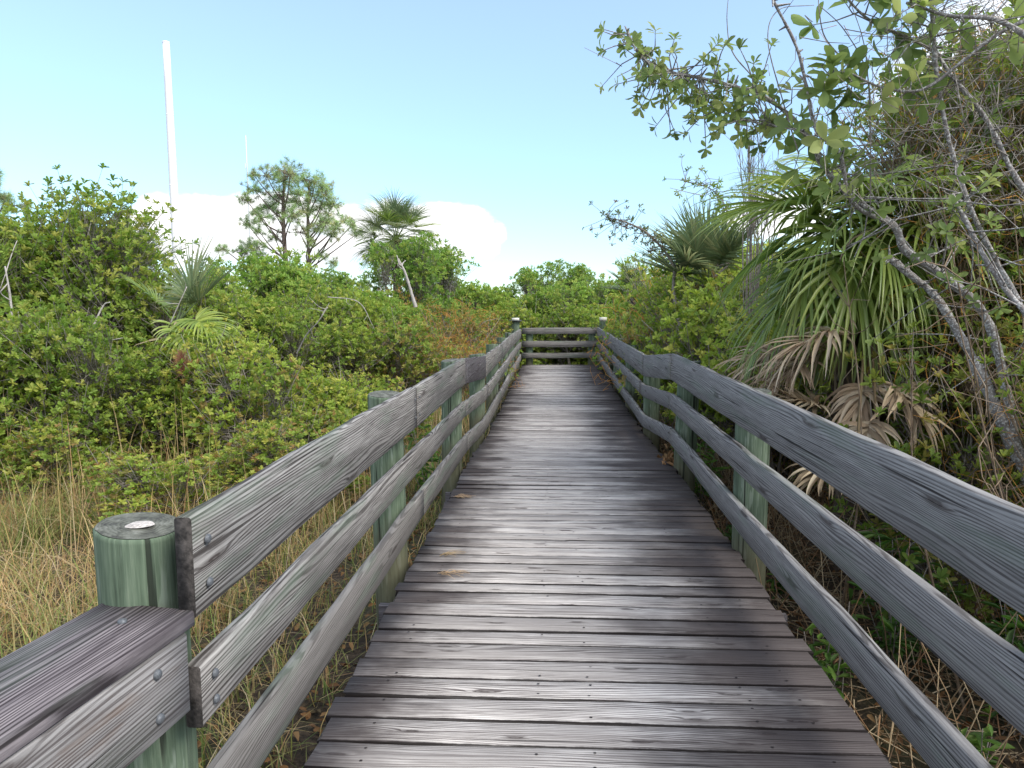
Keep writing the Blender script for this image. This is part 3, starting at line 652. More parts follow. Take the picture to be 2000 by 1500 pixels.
for (X, d, yt, v, lb) in [(2.55, 4.6, 640, Dk[0], 'dark leafy shrub under the dead palm fronds'), (3.5, 6.0, 330, Dk[2], 'tall dark shrub behind the drooping palm'), (2.95, 4.9, 250, Dk[1], 'tall tangled shrub with orange vine at the right edge'),
    (3.25, 5.7, 90, Dk[1], 'tallest tangle of stems and vine at the upper right'), (2.75, 3.5, 560, Dk[2], 'tangle of thin grey stems close to the right railing'), (4.8, 7.2, 220, Dk[1], 'tall dark shrub behind the palm with the brown skirt'), (4.4, 9.0, 400, Dk[2], 'dark shrub behind the bare upright twigs'),
    (4.1, 6.9, 60, Dk[1], 'tall tangle cut off by the right edge of the picture'), (3.5, 3.2, 420, Dk[2], 'dense twiggy bush cut off by the right edge, below the tall tangle'), (4.6, 8.0, 330, Dk[2], 'bushy dark mass between the two larger palms'), (3.55, 5.3, -40, Dk[1], 'highest leafy tangle, running out of the top of the picture at right')]:
    put(v, 0, yt, d, lb, 'shrub', 'tangled dark shrubs at the right', X=X)
# ------------------------------------------------------------------ palms
def frond_mesh(mb, rg, elev, pet, bl, nseg, colr, droop, spread=125, width=.034, dead=False, az=0, org=(0, 0, 0), sc=1.0, hubr=.03):
    """one costapalmate fan, petiole from org leaving at azimuth az and elevation elev"""
    H = np.array([cos(az), sin(az), 0]); S = np.array([-sin(az), cos(az), 0]); Z = np.array([0, 0, 1.])
    t = np.linspace(0, 1, 6); el = elev-droop*.5*t**1.5
    st = pet*sc/5; P = [np.array(org, float)]
    for i in range(5): P.append(P[-1]+st*(H*cos(el[i])+Z*sin(el[i])))
    tubes(mb, np.array(P)[None], np.linspace(.014, .008, 6)[None]*sc, 4, tuple(np.array(colr[0])*1.1))
    hub = P[-1]; e = el[-1]-droop*.3; A_ = H*cos(e)+Z*sin(e); Nn = -H*sin(e)+Z*cos(e)
    roll = rg.normal(0, .25); S2 = S*cos(roll)+Nn*sin(roll); N2 = np.cross(A_, S2)
    n = nseg; th = np.radians(np.linspace(-spread, spread, n)+rg.normal(0, 1.2, n)); K = 8
    costa = .28*bl*sc*np.cos(th/1.6)**2
    base = hub+A_*costa[:, None]*np.maximum(np.cos(th), 0)[:, None]
    D = A_*np.cos(th)[:, None]+S2*np.sin(th)[:, None]+N2*(.22*np.abs(np.sin(th))+.10)[:, None]; D = unit(D)
    L = bl*sc*(.72+.28*np.cos(th*.8))*rg.uniform(.9, 1.06, n)
    if dead: L = L*rg.uniform(.55, 1.1, n); D = unit(D+rg.normal(0, .12, (n, 3)))
    pos = base.copy(); pts = [pos.copy()]; d = D.copy()
    for k in range(K-1):
        g = droop*(.10+.75*(k/(K-1))**1.6)*rg.uniform(.6, 1.4, n)
        d = unit(d+np.array([0, 0, -1.])*g[:, None]*.55+rg.normal(0, .09 if dead else .012, (n, 3))); pos = pos+d*(L/(K-1))[:, None]; pts.append(pos.copy())
    pts = np.array(pts).transpose(1, 0, 2)
    T = unit(np.gradient(pts, axis=1)); side = unit(np.cross(T, N2)); nn = np.cross(side, T)
    tt = np.linspace(0, 1, K); ww = width*sc*np.minimum(1, .35+tt*3.2)*(1-tt**1.7*.97)*.5
    if dead: ww = ww*.75
    ww = ww[None, :, None]
    V = np.stack([pts+side*ww+nn*ww*.5, pts, pts-side*ww+nn*ww*.5], 2)   # n,K,3,3
    b = (np.arange(n)*K*3)[:, None]; i = np.arange(K-1)[None]*3
    q = np.concatenate([np.stack([b+i, b+i+1, b+i+4, b+i+3], -1).reshape(-1, 4), np.stack([b+i+1, b+i+2, b+i+5, b+i+4], -1).reshape(-1, 4)])
    c = np.array(colr)[rg.integers(0, len(colr), n)]*rg.uniform(.8, 1.2, (n, 1)); cc = np.repeat(c, K*3, axis=0).reshape(n, K, 3, 3)
    tipc = np.clip((tt-.8)/.2, 0, 1)[None, :, None, None]*(.0 if dead else .6)
    cc = cc*(1-tipc)+np.array([.30, .24, .12])*tipc
    mb.add(V.reshape(-1, 3), quads=q, col=np.clip(cc.reshape(-1, 3), 0, 1))
PG = [(.25, .35, .07), (.30, .41, .08), (.36, .45, .09), (.19, .29, .07)]
PY = [(.28, .38, .09), (.36, .42, .10), (.23, .34, .07)]
PB = [(.22, .29, .14), (.27, .34, .17), (.18, .25, .13), (.33, .36, .18)]
PD = [(.52, .40, .28), (.42, .31, .22), (.62, .51, .39), (.30, .21, .15)]
def palm(name, base, hubz, fr, label, seed, trunk_r=.16, boots=True, group=None, extra=()):
    """fr: (azimuth deg, elevation deg, petiole, blade, droop, colours, dead)"""
    o = empty(name, (base[0], base[1], GZ), label, 'palm', group)
    rg = np.random.default_rng(seed); h = hubz-GZ; mb = MB()
    limb(mb, [(0, 0, -.1), (rg.normal(0, .04), rg.normal(0, .04), h*.5), (0, 0, h)], trunk_r, trunk_r*.85, 12, seed, .06, 8)
    if boots:
        n = int(20+h*18)
        for i in range(n):
            a = i*2.4; z = h-(i/n)*min(h, 1.6); D = np.array([cos(a), sin(a), 0]); p = D*trunk_r*.8+np.array([0, 0, z-.1])
            l = rg.uniform(.12, .3); tubes(mb, np.array([p, p+D*.05+np.array([0, 0, l*.5]), p+D*.13+np.array([0, 0, l])])[None], np.array([[.03, .024, .012]]), 4)
    mb.build('trunk', M['palmbark'], o)
    for i, (az, el, pet, bl, dr, colr, dead) in enumerate(fr):
        mb = MB(); frond_mesh(mb, rg, R(el), pet, bl, 44 if bl > .6 else 36, colr, dr, 120 if not dead else 75, .036 if not dead else .042, dead, R(az), (0, 0, h+rg.uniform(-.08, .08)))
        mb.build('dead_frond' if dead else 'frond', M['dry' if dead else 'palm'], o)
    for (p, az, el, pet, bl, dr, colr) in extra:
        q = np.array(p)-np.array([base[0], base[1], GZ]); a = R(az); st = q-pet*np.array([cos(a)*cos(R(el)), sin(a)*cos(R(el)), sin(R(el))])
        mb = MB(); tubes(mb, smooth_path([(0, 0, h*.8), (st*.6+np.array([0, 0, h*.35])), st], 5)[None], .009, 5, (.20, .15, .09))
        frond_mesh(mb, rg, R(el), pet, bl, 34, colr, dr, 85, .046, True, a, tuple(st)); mb.build('dead_frond', M['dry'], o)
    return o
# big drooping palm at the right rail
h = at(1700, 455, 5.5)
palm('cabbage_palm', h, h[2], [(188, 30, .45, .85, .85, PG, 0), (200, 8, .55, .9, .95, PG, 0), (212, -12, .6, .85, .9, PY, 0), (228, 20, .4, .9, 1.0, PG, 0), (240, -5, .5, .85, .95, PG, 0), (255, 15, .35, .85, 1.0, PG, 0), (272, -5, .4, .8, .95, PG, 0), (290, 20, .4, .8, .9, PG, 0), (205, 50, .35, .8, .9, PG, 0), (235, 45, .35, .85, .9, PG, 0),
    (265, 50, .3, .8, .9, PG, 0), (160, 40, .45, .8, .8, PG, 0), (120, 45, .5, .8, .6, PG, 0), (60, 50, .5, .8, .6, PG, 0), (330, 40, .5, .8, .6, PG, 0), (195, -25, .7, .8, .85, PY, 0), (222, -30, .55, .8, .9, PG, 0), (250, -30, .5, .8, .9, PG, 0), (205, -55, .5, .6, .7, PD, 1), (275, -55, .4, .6, .7, PD, 1), (185, -55, .5, .7, .6, PD, 1), (300, -50, .5, .65, .6, PD, 1)],
    'green fan palm with long drooping fronds over brown dead ones at right', 5, extra=[(at(1640, 665, 5.0), 195, 25, .1, .62, 1.1, PD), (at(1600, 790, 4.8), 180, 25, .1, .42, .35, PD), (at(1690, 750, 4.7), 235, 5, .1, .42, 1.0, PD), (at(1750, 750, 4.5), 300, 0, .1, .42, 1.0, PD), (at(1560, 700, 5.0), 200, 0, .1, .5, .9, PD), (at(1630, 640, 4.7), 182, 30, .1, .55, 1.2, PD), (at(1700, 820, 4.3), 230, -10, .1, .4, 1.0, PD), (at(1520, 680, 5.6), 185, 15, .1, .5, 1.0, PD), (at(1640, 900, 3.9), 190, 10, .1, .3, .7, PD)])
h = at(1850, 350, 8.6)
palm('cabbage_palm', h, h[2], [(a, e, .5, .8, .35, PG, 0) for a, e in ((185, 30), (200, 60), (170, 10), (230, 45), (260, 62), (215, 12), (140, 50), (290, 40), (100, 55), (320, 50), (30, 50), (245, 20), (190, 78))]+
    [(a, -60, .45, .75, .5, PD, 1) for a in (190, 215, 240, 265, 290, 160)], 'tall fan palm with brown skirt of dead fronds at upper right', 6, .17)
h = at(1385, 560, 10.2)
palm('cabbage_palm', h, h[2], [(a, e, .42, .72, .18, PB, 0) for a, e in ((180, 60), (170, 35), (200, 75), (230, 50), (250, 70), (280, 55), (310, 50), (350, 60), (90, 70), (195, 20), (215, 35), (140, 50))], 'small grey green fan palm with stiff upright fans beyond the right rail', 7, .12)
h = at(1240, 570, 15.6)
palm('cabbage_palm', h, h[2], [(a, e, .3, .4, .15, PB, 0) for a, e in ((180, 40), (200, 60), (165, 15), (240, 50), (300, 55), (90, 60))], 'little grey fan palm poking out of the far right shrubs', 8, .08)
# left palm
h = at(345, 640, 8.4)
palm('cabbage_palm', h, h[2], [(20, 50, .35, .6, .22, PB, 0), (355, 62, .35, .6, .15, PB, 0), (345, 15, .3, .55, .8, PG, 0), (335, 0, .3, .6, 1.0, PY, 0), (310, 5, .3, .55, 1.0, PG, 0), (30, 70, .4, .6, .12, PB, 0), (200, 60, .3, .5, .4, PG, 0),
    (330, -45, .2, .5, .8, PD, 1), (290, -50, .2, .5, .7, PD, 1), (250, -45, .2, .45, .6, PD, 1)], 'fan palm in the left thicket with yellowing drooping fronds below the white tower', 9, .13)
h = at(225, 555, 12.0)
palm('cabbage_palm', h, h[2], [(a, e, .5, .75, .15, PB, 0) for a, e in ((10, 60), (350, 45), (330, 70), (20, 30), (200, 70), (300, 50), (170, 40))], 'grey spiky fan palm behind the tall left shrub', 19, .12)
h = at(-60, 640, 9.0)
palm('cabbage_palm', h, h[2], [(a, e, .45, .75, .2, PY, 0) for a, e in ((0, 70), (340, 55), (60, 75), (200, 75), (250, 55), (120, 60))]+[(160, 80, .9, .8, .1, PB, 0)], 'pale yellow green palm fan at the left edge', 10, .1)
# distant palm
h = at(774, 468, 30)
fr = []
rgp = np.random.default_rng(4)
for i in range(52):
    fr.append(((i*137.5) % 360, float(85-125*(i/52)), 1.0, 1.0, .55, PB if i % 3 else PG, 0))
fr += [(200, -55, .8, .9, .5, PG, 0), (215, -65, .9, .9, .5, PD, 1), (190, -70, 1.0, .9, .4, PD, 1), (30, -60, .6, .8, .5, PD, 1)]
palm('cabbage_palm', h, h[2], fr, 'round headed palm standing against the cloud beside the pines', 12, .2)
# ------------------------------------------------------------------ pines
PN = pal((.30, .44, .17), (.34, .48, .18), (.26, .40, .16), (.38, .50, .19), (.42, .43, .21))
def pine(name, px, ytop, d, spec, label, seed, trunk=True, lean=0):
    """spec: tuft blobs in photo pixels (x, y, r, n)"""
    rg = np.random.default_rng(seed); b = at(px, 700, d); base = np.array([b[0], d, GZ]); o = empty(name, base, label, 'pine tree', 'pines')
    top = at(px+lean, ytop, d)-base; br = MB(); tr = MB(); ne = MB(); H = top[2]
    limb(tr, [(0, 0, -.1), top*.35+np.array([.12, 0, 0]), top*.7+np.array([-.08, 0, 0]), top*.97], .21 if seed != 52 else .14, .04, 9, seed, .07, 8)
    T = []; 
    for (x, y, r, n) in spec:
        c = at(x, y, d)-base; c[1] += rg.uniform(-1.2, 1.2)
        s = top*np.clip((c[2]/H)-.12-.04*abs(c[0]), .25, .95)
        e = c; limb(br, [s, (s+e)/2+np.array([0, 0, -.12*np.linalg.norm(e-s)*.5])+rg.normal(0, .08, 3), e], .055, .02, 5, seed+int(x), .12, 5)
        m = r*1.35/FPX*d; n = int(n*1.15+10)
        P = c+unit(rg.normal(size=(n, 3)))*(m*rg.random(n)**.45)[:, None]*np.array([1, 1, .75]); T.append(P)
        tubes(br, np.stack([np.repeat(c[None], n, 0)+(P-c)*.1, (c+P)/2-np.array([0, 0, .04]), P], 1), np.array([[.016, .012, .007]]), 3)
    P = np.concatenate(T); k = 46; n = len(P)
    ax = unit(rg.normal(size=(n, 3))+np.array([0, 0, .8])); Q = np.repeat(P, k, 0)
    D = unit(rg.normal(size=(n*k, 3))+np.repeat(ax, k, 0)*.75); L = rg.uniform(.20, .36, n*k)[:, None]; S = unit(np.cross(D, rg.normal(size=(n*k, 3))))*.0062
    Q = Q+D*.02-np.repeat(ax, k, 0)*rg.uniform(0, .12, (n*k, 1))
    c = np.repeat(PN[rg.integers(0, 5, n)]*rg.uniform(.75, 1.3, (n, 1)), k, 0)
    V = np.stack([Q-S, Q+S, Q+D*L], 1).reshape(-1, 3)
    ne.add(V, tris=np.arange(len(V)).reshape(-1, 3), col=np.repeat(c, 3, 0))
    tr.build('trunk', M['pinebark'], o, smooth=True); br.build('branches', M['pinebark'], o, smooth=True); ne.build('needles', M['needle'], o)
    return o
pine('pine_tree', 556, 318, 40, [(550, 328, 30, 34), (525, 345, 22, 20), (580, 350, 26, 24), (500, 372, 22, 20), (545, 378, 26, 20), (485, 392, 16, 12), (520, 400, 24, 20), (575, 392, 24, 20), (490, 412, 16, 10), (478, 435, 14, 9), (505, 345, 12, 6),
    (528, 430, 18, 10), (545, 415, 20, 12), (585, 425, 20, 11), (530, 460, 16, 8), (520, 485, 12, 6), (465, 490, 18, 14), (490, 480, 18, 14), (448, 487, 12, 8), (505, 500, 14, 7), (515, 452, 12, 5), (565, 360, 20, 14)],
    'taller pine with open crown against the cloud at left', 51)
pine('pine_tree', 601, 345, 41, [(612, 352, 22, 20), (632, 365, 20, 18), (605, 375, 20, 14), (640, 385, 20, 18), (622, 395, 22, 16), (655, 402, 16, 12), (600, 410, 18, 12), (636, 415, 20, 14), (645, 440, 20, 14), (668, 448, 18, 12), (682, 438, 12, 8),
    (615, 445, 16, 8), (590, 455, 14, 6), (660, 425, 14, 8), (655, 460, 14, 8), (630, 500, 14, 6), (612, 475, 10, 4), (688, 452, 10, 5), (625, 430, 16, 8), (640, 510, 12, 5), (596, 350, 18, 12), (594, 385, 18, 12), (590, 425, 16, 8)],
    'slimmer pine close behind the taller one', 52, lean=4)
pine('pine_tree', -45, 310, 32, [(-40, 330, 40, 34), (-10, 350, 22, 18), (8, 368, 18, 14), (-60, 370, 40, 26), (-5, 395, 24, 18), (15, 385, 12, 8), (-30, 420, 30, 20), (5, 430, 14, 8), (-80, 340, 30, 20)],
    'pine cut off by the left edge of the picture', 53)
# ------------------------------------------------------------------ towers
b = at(349, 560, 82); o = empty('monopole_tower', (b[0], 82, GZ), 'tall plain white tapering tower rising from behind the left thicket', 'tower')
ztop = at(339, 83, 82)[2]-GZ; xt = at(339, 83, 82)[0]-b[0]
mb = MB(); zs = np.linspace(0, ztop, 9); r = np.linspace(.56, .37, 9); tubes(mb, np.stack([xt*zs/ztop*0-.0+zs*0, zs*0, zs], -1)[None], r[None], 32, cap=True); mb.build('shaft', M['white_paint'], o, smooth=False)
for z in zs[2:-1:2]:
    mb = MB(); rr = float(np.interp(z, zs, r))+.012; tubes(mb, np.array([[0, 0, z-.05], [0, 0, z+.05]])[None], np.array([[rr, rr]]), 32, cap=True); mb.build('joint_collar', M['white_paint'], o)
mb = MB(); tubes(mb, np.array([[0, 0, ztop-.02], [0, 0, ztop+.10]])[None], np.array([[.40, .385]]), 32, cap=True); mb.build('top_cap', M['white_paint'], o)
b = at(492, 560, 150); o = empty('antenna_mast', (b[0], 150, GZ), 'thin pale antenna mast behind the pine', 'antenna mast')
zt = at(492, 264, 150)[2]-GZ; z2 = at(492, 325, 150)[2]-GZ
mb = MB(); tubes(mb, np.array([[0, 0, 0], [0, 0, z2]])[None], np.array([[.16, .14]]), 8); mb.build('pole', M['mast'], o)
mb = MB(); tubes(mb, np.array([[0, 0, z2], [0, 0, zt]])[None], np.array([[.075, .05]]), 6, cap=True); mb.build('whip_antenna', M['white_paint'], o)
mb = MB(); tubes(mb, np.array([[-.35, 0, z2-.6], [-.35, 0, z2+.7]])[None], np.array([[.07, .07]]), 6, cap=True); mb.build('side_antenna', M['mast'], o)
# ------------------------------------------------------------------ the lichen covered tree reaching over the rail
def pts(*L): return [at(x, y, d) for (x, y, d) in L]
bt = np.array([3.15, 3.75, GZ]); tree = empty('lichen_tree', bt, 'leaning tree with pale mottled limbs reaching over the right railing', 'tree')
rgt = np.random.default_rng(77)
def T(name, P, r0, r1, knob=.16, mat_='lichen', sides=8, par=tree, seed=0):
    mb = MB(); Q = limb(mb, np.array(P)-bt, r0, r1, sides, int(abs(P[0][0]*100))+seed, knob, 7)
    if r0 > .012:      # knobs and stubs
        for i in range(int(len(Q)*.5)):
            p = Q[rgt.integers(0, len(Q))]; e = p+unit(rgt.normal(size=3))*rgt.uniform(.02, .07); tubes(mb, np.array([p, e])[None], np.array([[.008, .003]]), 4)
    mb.build(name, M[mat_], par, smooth=True); return Q+bt
trk = T('trunk', [bt+np.array([0, 0, -.1]), at(2080, 1080, 3.75), at(1985, 880, 3.9), at(1900, 700, 4.05)],   .042, .030)
limbs = []
limbs.append(T('limb', pts((1900, 700, 4.05), (1835, 590, 4.15), (1790, 545, 4.2), (1738, 502, 4.2)), .022, .015))
C1 = T('limb', pts((1985, 880, 3.9), (1935, 640, 4.0), (1850, 545, 4.05), (1770, 490, 4.1), (1745, 440, 4.1), (1675, 395, 4.1), (1610, 330, 4.1), (1585, 275, 4.1), (1530, 215, 4.15), (1470, 180, 4.2), (1380, 155, 4.3), (1290, 135, 4.4), (1245, 100, 4.45), (1225, 60, 4.45)), .026, .005)
C2 = T('limb', pts((1745, 440, 4.1), (1665, 395, 4.0), (1640, 300, 3.95), (1595, 255, 3.9), (1575, 170, 3.85), (1555, 90, 3.8), (1510, 0, 3.75), (1490, -60, 3.75)), .014, .0045)
C3 = T('limb', pts((2100, 480, 3.7), (1990, 355, 3.8), (1930, 240, 3.85), (1860, 150, 3.9), (1815, 95, 3.95), (1700, 40, 3.9), (1640, -20, 3.9)), .015, .005)
C4 = T('limb', pts((2060, 720, 3.6), (1985, 580, 3.7), (1910, 440, 3.75), (1860, 300, 3.8), (1830, 150, 3.8), (1820, 20, 3.8), (1815, -80, 3.8)), .014, .009)
C5 = T('limb', pts((2080, 10, 3.6), (1960, 60, 3.65), (1880, 120, 3.7), (1800, 175, 3.75), (1720, 170, 3.8), (1640, 140, 3.85), (1580, 190, 3.85)), .010, .004)
C6 = T('limb', pts((2050, 100, 3.5), (1950, 40, 3.6), (1850, 30, 3.7), (1770, 5, 3.8)), .014, .006)
C7 = T('limb', pts((2090, 700, 3.3), (1960, 560, 3.5), (1880, 420, 3.6), (1860, 380, 3.7)), .014, .008)
C8 = T('limb', pts((1570, 255, 3.9), (1480, 240, 4.2), (1400, 215, 4.3), (1350, 180, 4.35)), .007, .003)
T('branch_stub', pts((1738, 502, 4.2), (1745, 512, 4.18), (1800, 555, 4.15)), .016, .018, seed=3)
# curved thin twigs against the sky
mb = MB()
for i, L in enumerate([[(1470, 150, 4.3), (1430, 100, 4.3), (1420, 40, 4.3), (1424, -20, 4.3)], [(1560, 300, 4), (1530, 200, 4), (1500, 80, 4), (1520, 20, 4), (1590, 10, 4)], [(1700, 290, 3.9), (1695, 150, 3.9), (1650, 60, 3.9), (1600, 10, 3.9)],
    [(1700, 400, 4), (1700, 260, 4), (1690, 100, 4), (1660, 0, 4)], [(1640, 110, 3.9), (1610, 70, 3.9), (1600, 20, 3.9), (1598, -20, 3.9)], [(1260, 100, 4.4), (1240, 130, 4.4), (1205, 150, 4.4)], [(1300, 130, 4.4), (1330, 160, 4.4), (1290, 200, 4.4)],
    [(1780, 170, 3.8), (1720, 230, 3.8), (1680, 300, 3.9), (1600, 340, 4.0)], [(1860, 150, 3.9), (1800, 120, 3.9), (1760, 140, 3.9)]]):
    limb(mb, np.array(pts(*L))-bt, .0042, .0018, 5, i, .1, 8)
n = 420; Pp = []                               # fine tangle of bare twiglets over the upper right
for i in range(n):
    x = 2000-abs(rgt.normal(0, 190)); y_ = rgt.uniform(0, 430); p = at(x, y_, rgt.uniform(3.6, 4.6)); a = p+rgt.normal(0, .08, 3); b_ = a+rgt.normal(0, .14, 3); Pp.append([p, a, b_])
tubes(mb, np.array(Pp)-bt, np.array([[.0028, .0022, .0014]]), 3)
mb.build('twigs', M['bark'], tree)
fo = MB(); tw = MB()
def along(Q, i0, i1, n, spreadr, L, W, k=7, down=0):
    K = len(Q); idx = (rgt.uniform(i0, i1, n)*(K-1)).astype(int); p0 = Q[idx]; e = p0+rgt.normal(0, spreadr, (n, 3))+np.array([0, 0, -down])
    tubes(tw, np.stack([p0, (p0+e)/2+rgt.normal(0, .02, (n, 3)), e], 1)-bt, np.array([[.0045, .0035, .002]]), 4)
    rosettes(fo, rgt, e-bt, unit(e-p0+np.array([0, 0, .05])), k, L, W, np.array([(.20, .29, .08), (.26, .35, .10), (.16, .24, .07), (.32, .38, .13)]), 30, 88, .28, True)
along(C1, .68, 1.0, 66, .11, .062, .45, 7, .02); along(C1, .78, .90, 30, .10, .06, .45, 7, .13); along(C8, .2, 1, 30, .09, .065, .45); along(C1, .62, .74, 16, .12, .08, .48)
along(C2, .35, .6, 7, .10, .13, .46, 6); along(C5, .45, 1, 12, .08, .13, .46, 6); along(C3, .6, .95, 12, .10, .12, .45, 6); along(C6, .3, 1, 12, .10, .12, .45, 6); along(C2, .1, .35, 10, .12, .09, .46)
along(C4, .2, 1, 20, .18, .06, .45); along(C7, .2, 1, 14, .18, .06, .45); along(C1, .05, .4, 26, .2, .055, .45)
fo.build('foliage', M['leaf'], tree); tw.build('twigs', M['lichen'], tree)
# small arching twiggy tree further along the right rail
b = at(1300, 560, 9.5); bt2 = np.array([2.2, 10.0, GZ]); t2 = empty('twiggy_tree', bt2, 'arching twiggy sapling with reddish tips leaning left over the right railing', 'sapling')
mb = MB(); Q = limb(mb, np.array([bt2, at(1320, 600, 10), at(1315, 520, 10), at(1270, 460, 10), at(1225, 435, 10), at(1185, 425, 10)])-bt2, .03, .006, 6, 5, .12, 8)
Q2 = limb(mb, np.array([at(1400, 520, 10), at(1420, 420, 10), at(1390, 370, 10), at(1340, 355, 10)])-bt2, .012, .004, 6, 6, .12, 8)
Q3 = limb(mb, np.array([at(1315, 600, 10), at(1420, 520, 10), at(1400, 520, 10)])-bt2, .02, .012, 6, 6, .12, 4)
fo = MB()
for Qx, n, red in ((Q[int(len(Q)*.5):], 80, 1), (Q2[5:], 70, 0)):
    idx = rgt.integers(0, len(Qx), n); p = Qx[idx]; e = p+rgt.normal(0, .13, (n, 3)); tubes(mb, np.stack([p, (p+e)/2+rgt.normal(0, .03, (n, 3)), e], 1), np.array([[.005, .004, .003]]), 3)
    rosettes(fo, rgt, e, unit(e-p+np.array([0, 0, .06])), 6, .06, .4, np.array([(.13, .18, .06), (.20, .14, .08), (.16, .2, .07)]) if red else G_LIGHT*.8, 30, 80)
mb.build('branches', M['bark'], t2, smooth=True); fo.build('foliage', M['leaf'], t2)
# bare upright twigs
b = at(1470, 520, 8.6); o = empty('bare_shrub', (b[0], 8.6, GZ), 'leafless grey shrub of fine upright twigs against the sky', 'bare shrub')
mb = MB()
for i in range(16):
    x = rgt.uniform(1435, 1530); p0 = np.array([b[0]+rgt.normal(0, .05), 8.6+rgt.normal(0, .05), GZ]); e = at(x, rgt.uniform(250, 370), 8.6); mid = at(1475+(x-1475)*.7, 520, 8.6)
    Q = limb(mb, np.array([p0, mid, (mid+e)/2+rgt.normal(0, .04, 3), e])-np.array([b[0], 8.6, GZ]), .010, .003, 4, i, .1, 6)
    n = 26; p = Q[rgt.integers(len(Q)//2, len(Q), n)]; l = rgt.normal(0, .07, (n, 3)); l[:, 2] = np.abs(l[:, 2])+.15
    tubes(mb, np.stack([p, p+l*.5+rgt.normal(0, .012, (n, 3)), p+l], 1), np.array([[.003, .0025, .0018]]), 3)
mb.build('twigs', M['bark'], o)
for ci, (X, d, lb) in enumerate([(2.6, 3.2, 'clump of thin grey leaning stems nearest the right railing'), (3.2, 4.0, 'clump of thin grey stems behind the leaning lichen spotted trunk'), (3.7, 4.7, 'clump of tall brown stems rising out of the picture at upper right')]):
    o = empty('stem_clump', (X, d, GZ), lb, 'bare shrub', 'clumps of bare thin stems at the right'); mb = MB(); H = (2.3, 3.0, 4.6, 2.6)[ci]
    for i in range(26):
        p0 = np.array([rgt.normal(0, .38), rgt.normal(0, .45), 0]); e = p0+np.array([rgt.normal(-.25, .32), rgt.normal(-.1, .35), rgt.uniform(.6, 1)*H]); m_ = (p0+e)/2+rgt.normal(0, .12, 3)
        Q = limb(mb, [p0, m_, e], rgt.uniform(.005, .011), .002, 5, i+ci*50, .12, 7)
        n = 16; p = Q[rgt.integers(len(Q)//4, len(Q), n)]; l = rgt.normal(0, .13, (n, 3)); l[:, 2] += .05
        tubes(mb, np.stack([p, p+l*.5+rgt.normal(0, .02, (n, 3)), p+l], 1), np.array([[.003, .0024, .0014]]), 3)
    mb.build('stems', M['brown_twig'], o)
# debris lying on the deck
for i, (px, py, lb) in enumerate([(865, 1085, 'dry straw sprig on the left edge of the deck beside the second left post'), (865, 1122, 'dry grass tuft poking over the left deck edge, nearer than the straw sprig'), (890, 972, 'small straw wisp on the left deck edge')]):
    D = ray(px, py); q = CAM+D*(-EYE/D[2]); mb = MB(); n = 15; a = rgt.uniform(2.4, 4.2, n); l = rgt.uniform(.05, .15, n); P = rgt.normal(0, .012, (n, 3))*np.array([1, 1, 0])+np.array([0, 0, .006]); E = P+np.stack([-np.cos(a)*l, np.sin(a)*l*.6, np.abs(rgt.normal(0, .012, n))], -1)
    tubes(mb, np.stack([P, (P+E)/2+np.array([0, 0, .01]), E], 1), np.array([[.0013, .0012, .0008]]), 3, (.50, .36, .22)); x = mb.build('straw_sprig', M['straw']); x.location = tuple(q); tag(x, lb, 'straw')
mb = MB(); n = 26; P = rgt.normal(0, .035, (n, 3)); P[:, 2] = np.abs(P[:, 2])+.015; leaves(mb, P, rgt.normal(size=(n, 3)), rgt.normal(size=(n, 3)), rgt.uniform(.04, .08, n), .035, np.array([(.34, .19, .10)])*rgt.uniform(.6, 1.3, (n, 1)), curl=.4)
x = mb.build('dead_leaf_bunch', M['straw']); D = ray(1302, 905); q = CAM+D*((-.0-EYE)/D[2]); x.location = tuple(q); tag(x, 'curled brown leaf bunch on the right deck edge beside a green post', 'dead leaves')
# pale bare branches standing out of the left thicket
def bare(P, r0, r1, label, seed, sub=5, m='pale_twig'):
    P = np.array(pts(*P)); o0 = P[0].copy(); mb = MB(); Q = limb(mb, P-o0, r0, r1, 6, seed, .12, 7); rg = np.random.default_rng(seed)
    for i in range(sub):
        j = rg.integers(len(Q)//4, len(Q)-1); e = Q[j]+unit(rg.normal(size=3)+(Q[-1]-Q[0])*.8)*rg.uniform(.15, .5); limb(mb, [Q[j], (Q[j]+e)/2+rg.normal(0, .03, 3), e], r0*.4, r1*.6, 4, seed+i, .1, 4)
    x = mb.build('bare_branch', M[m], smooth=True); x.location = tuple(o0); tag(x, label, 'dead branch', 'pale bare branches in the left thicket')
bare([(20, 760, 7.55), (24, 700, 7.5), (60, 690, 7.5), (160, 675, 7.6), (240, 660, 7.7)], .014, .005, 'pale forked branch reaching right at the left edge', 1)
bare([(18, 900, 7.5), (25, 700, 7.4), (22, 600, 7.4), (10, 520, 7.4)], .020, .008, 'upright grey stem at the left edge of the thicket', 2)
bare([(300, 740, 8.0), (330, 640, 8.0), (365, 560, 8.0)], .010, .005, 'thin pale pole crossing the left palm', 3, 3)
bare([(580, 690, 10.6), (598, 655, 10.5), (620, 630, 10.4), (640, 600, 10.4)], .013, .005, 'crooked white branch in the middle of the left thicket', 4)
bare([(812, 600, 16.5), (800, 560, 16.5), (790, 530, 16.5), (778, 505, 16.5)], .045, .018, 'white forked branch of the tree in front of the palm', 5)
bare([(425, 900, 7.6), (432, 820, 7.6), (437, 760, 7.6)], .006, .004, 'straight dead stalk standing in the grass, left one', 6, 1)
bare([(520, 900, 8.0), (523, 830, 8.0), (526, 760, 8.0)], .006, .004, 'straight dead stalk standing in the grass, right one', 7, 1)
bare([(120, 840, 8.0), (165, 760, 8.0), (190, 720, 8.0), (230, 690, 8.1)], .010, .004, 'slanting grey branch low in the left thicket', 8)
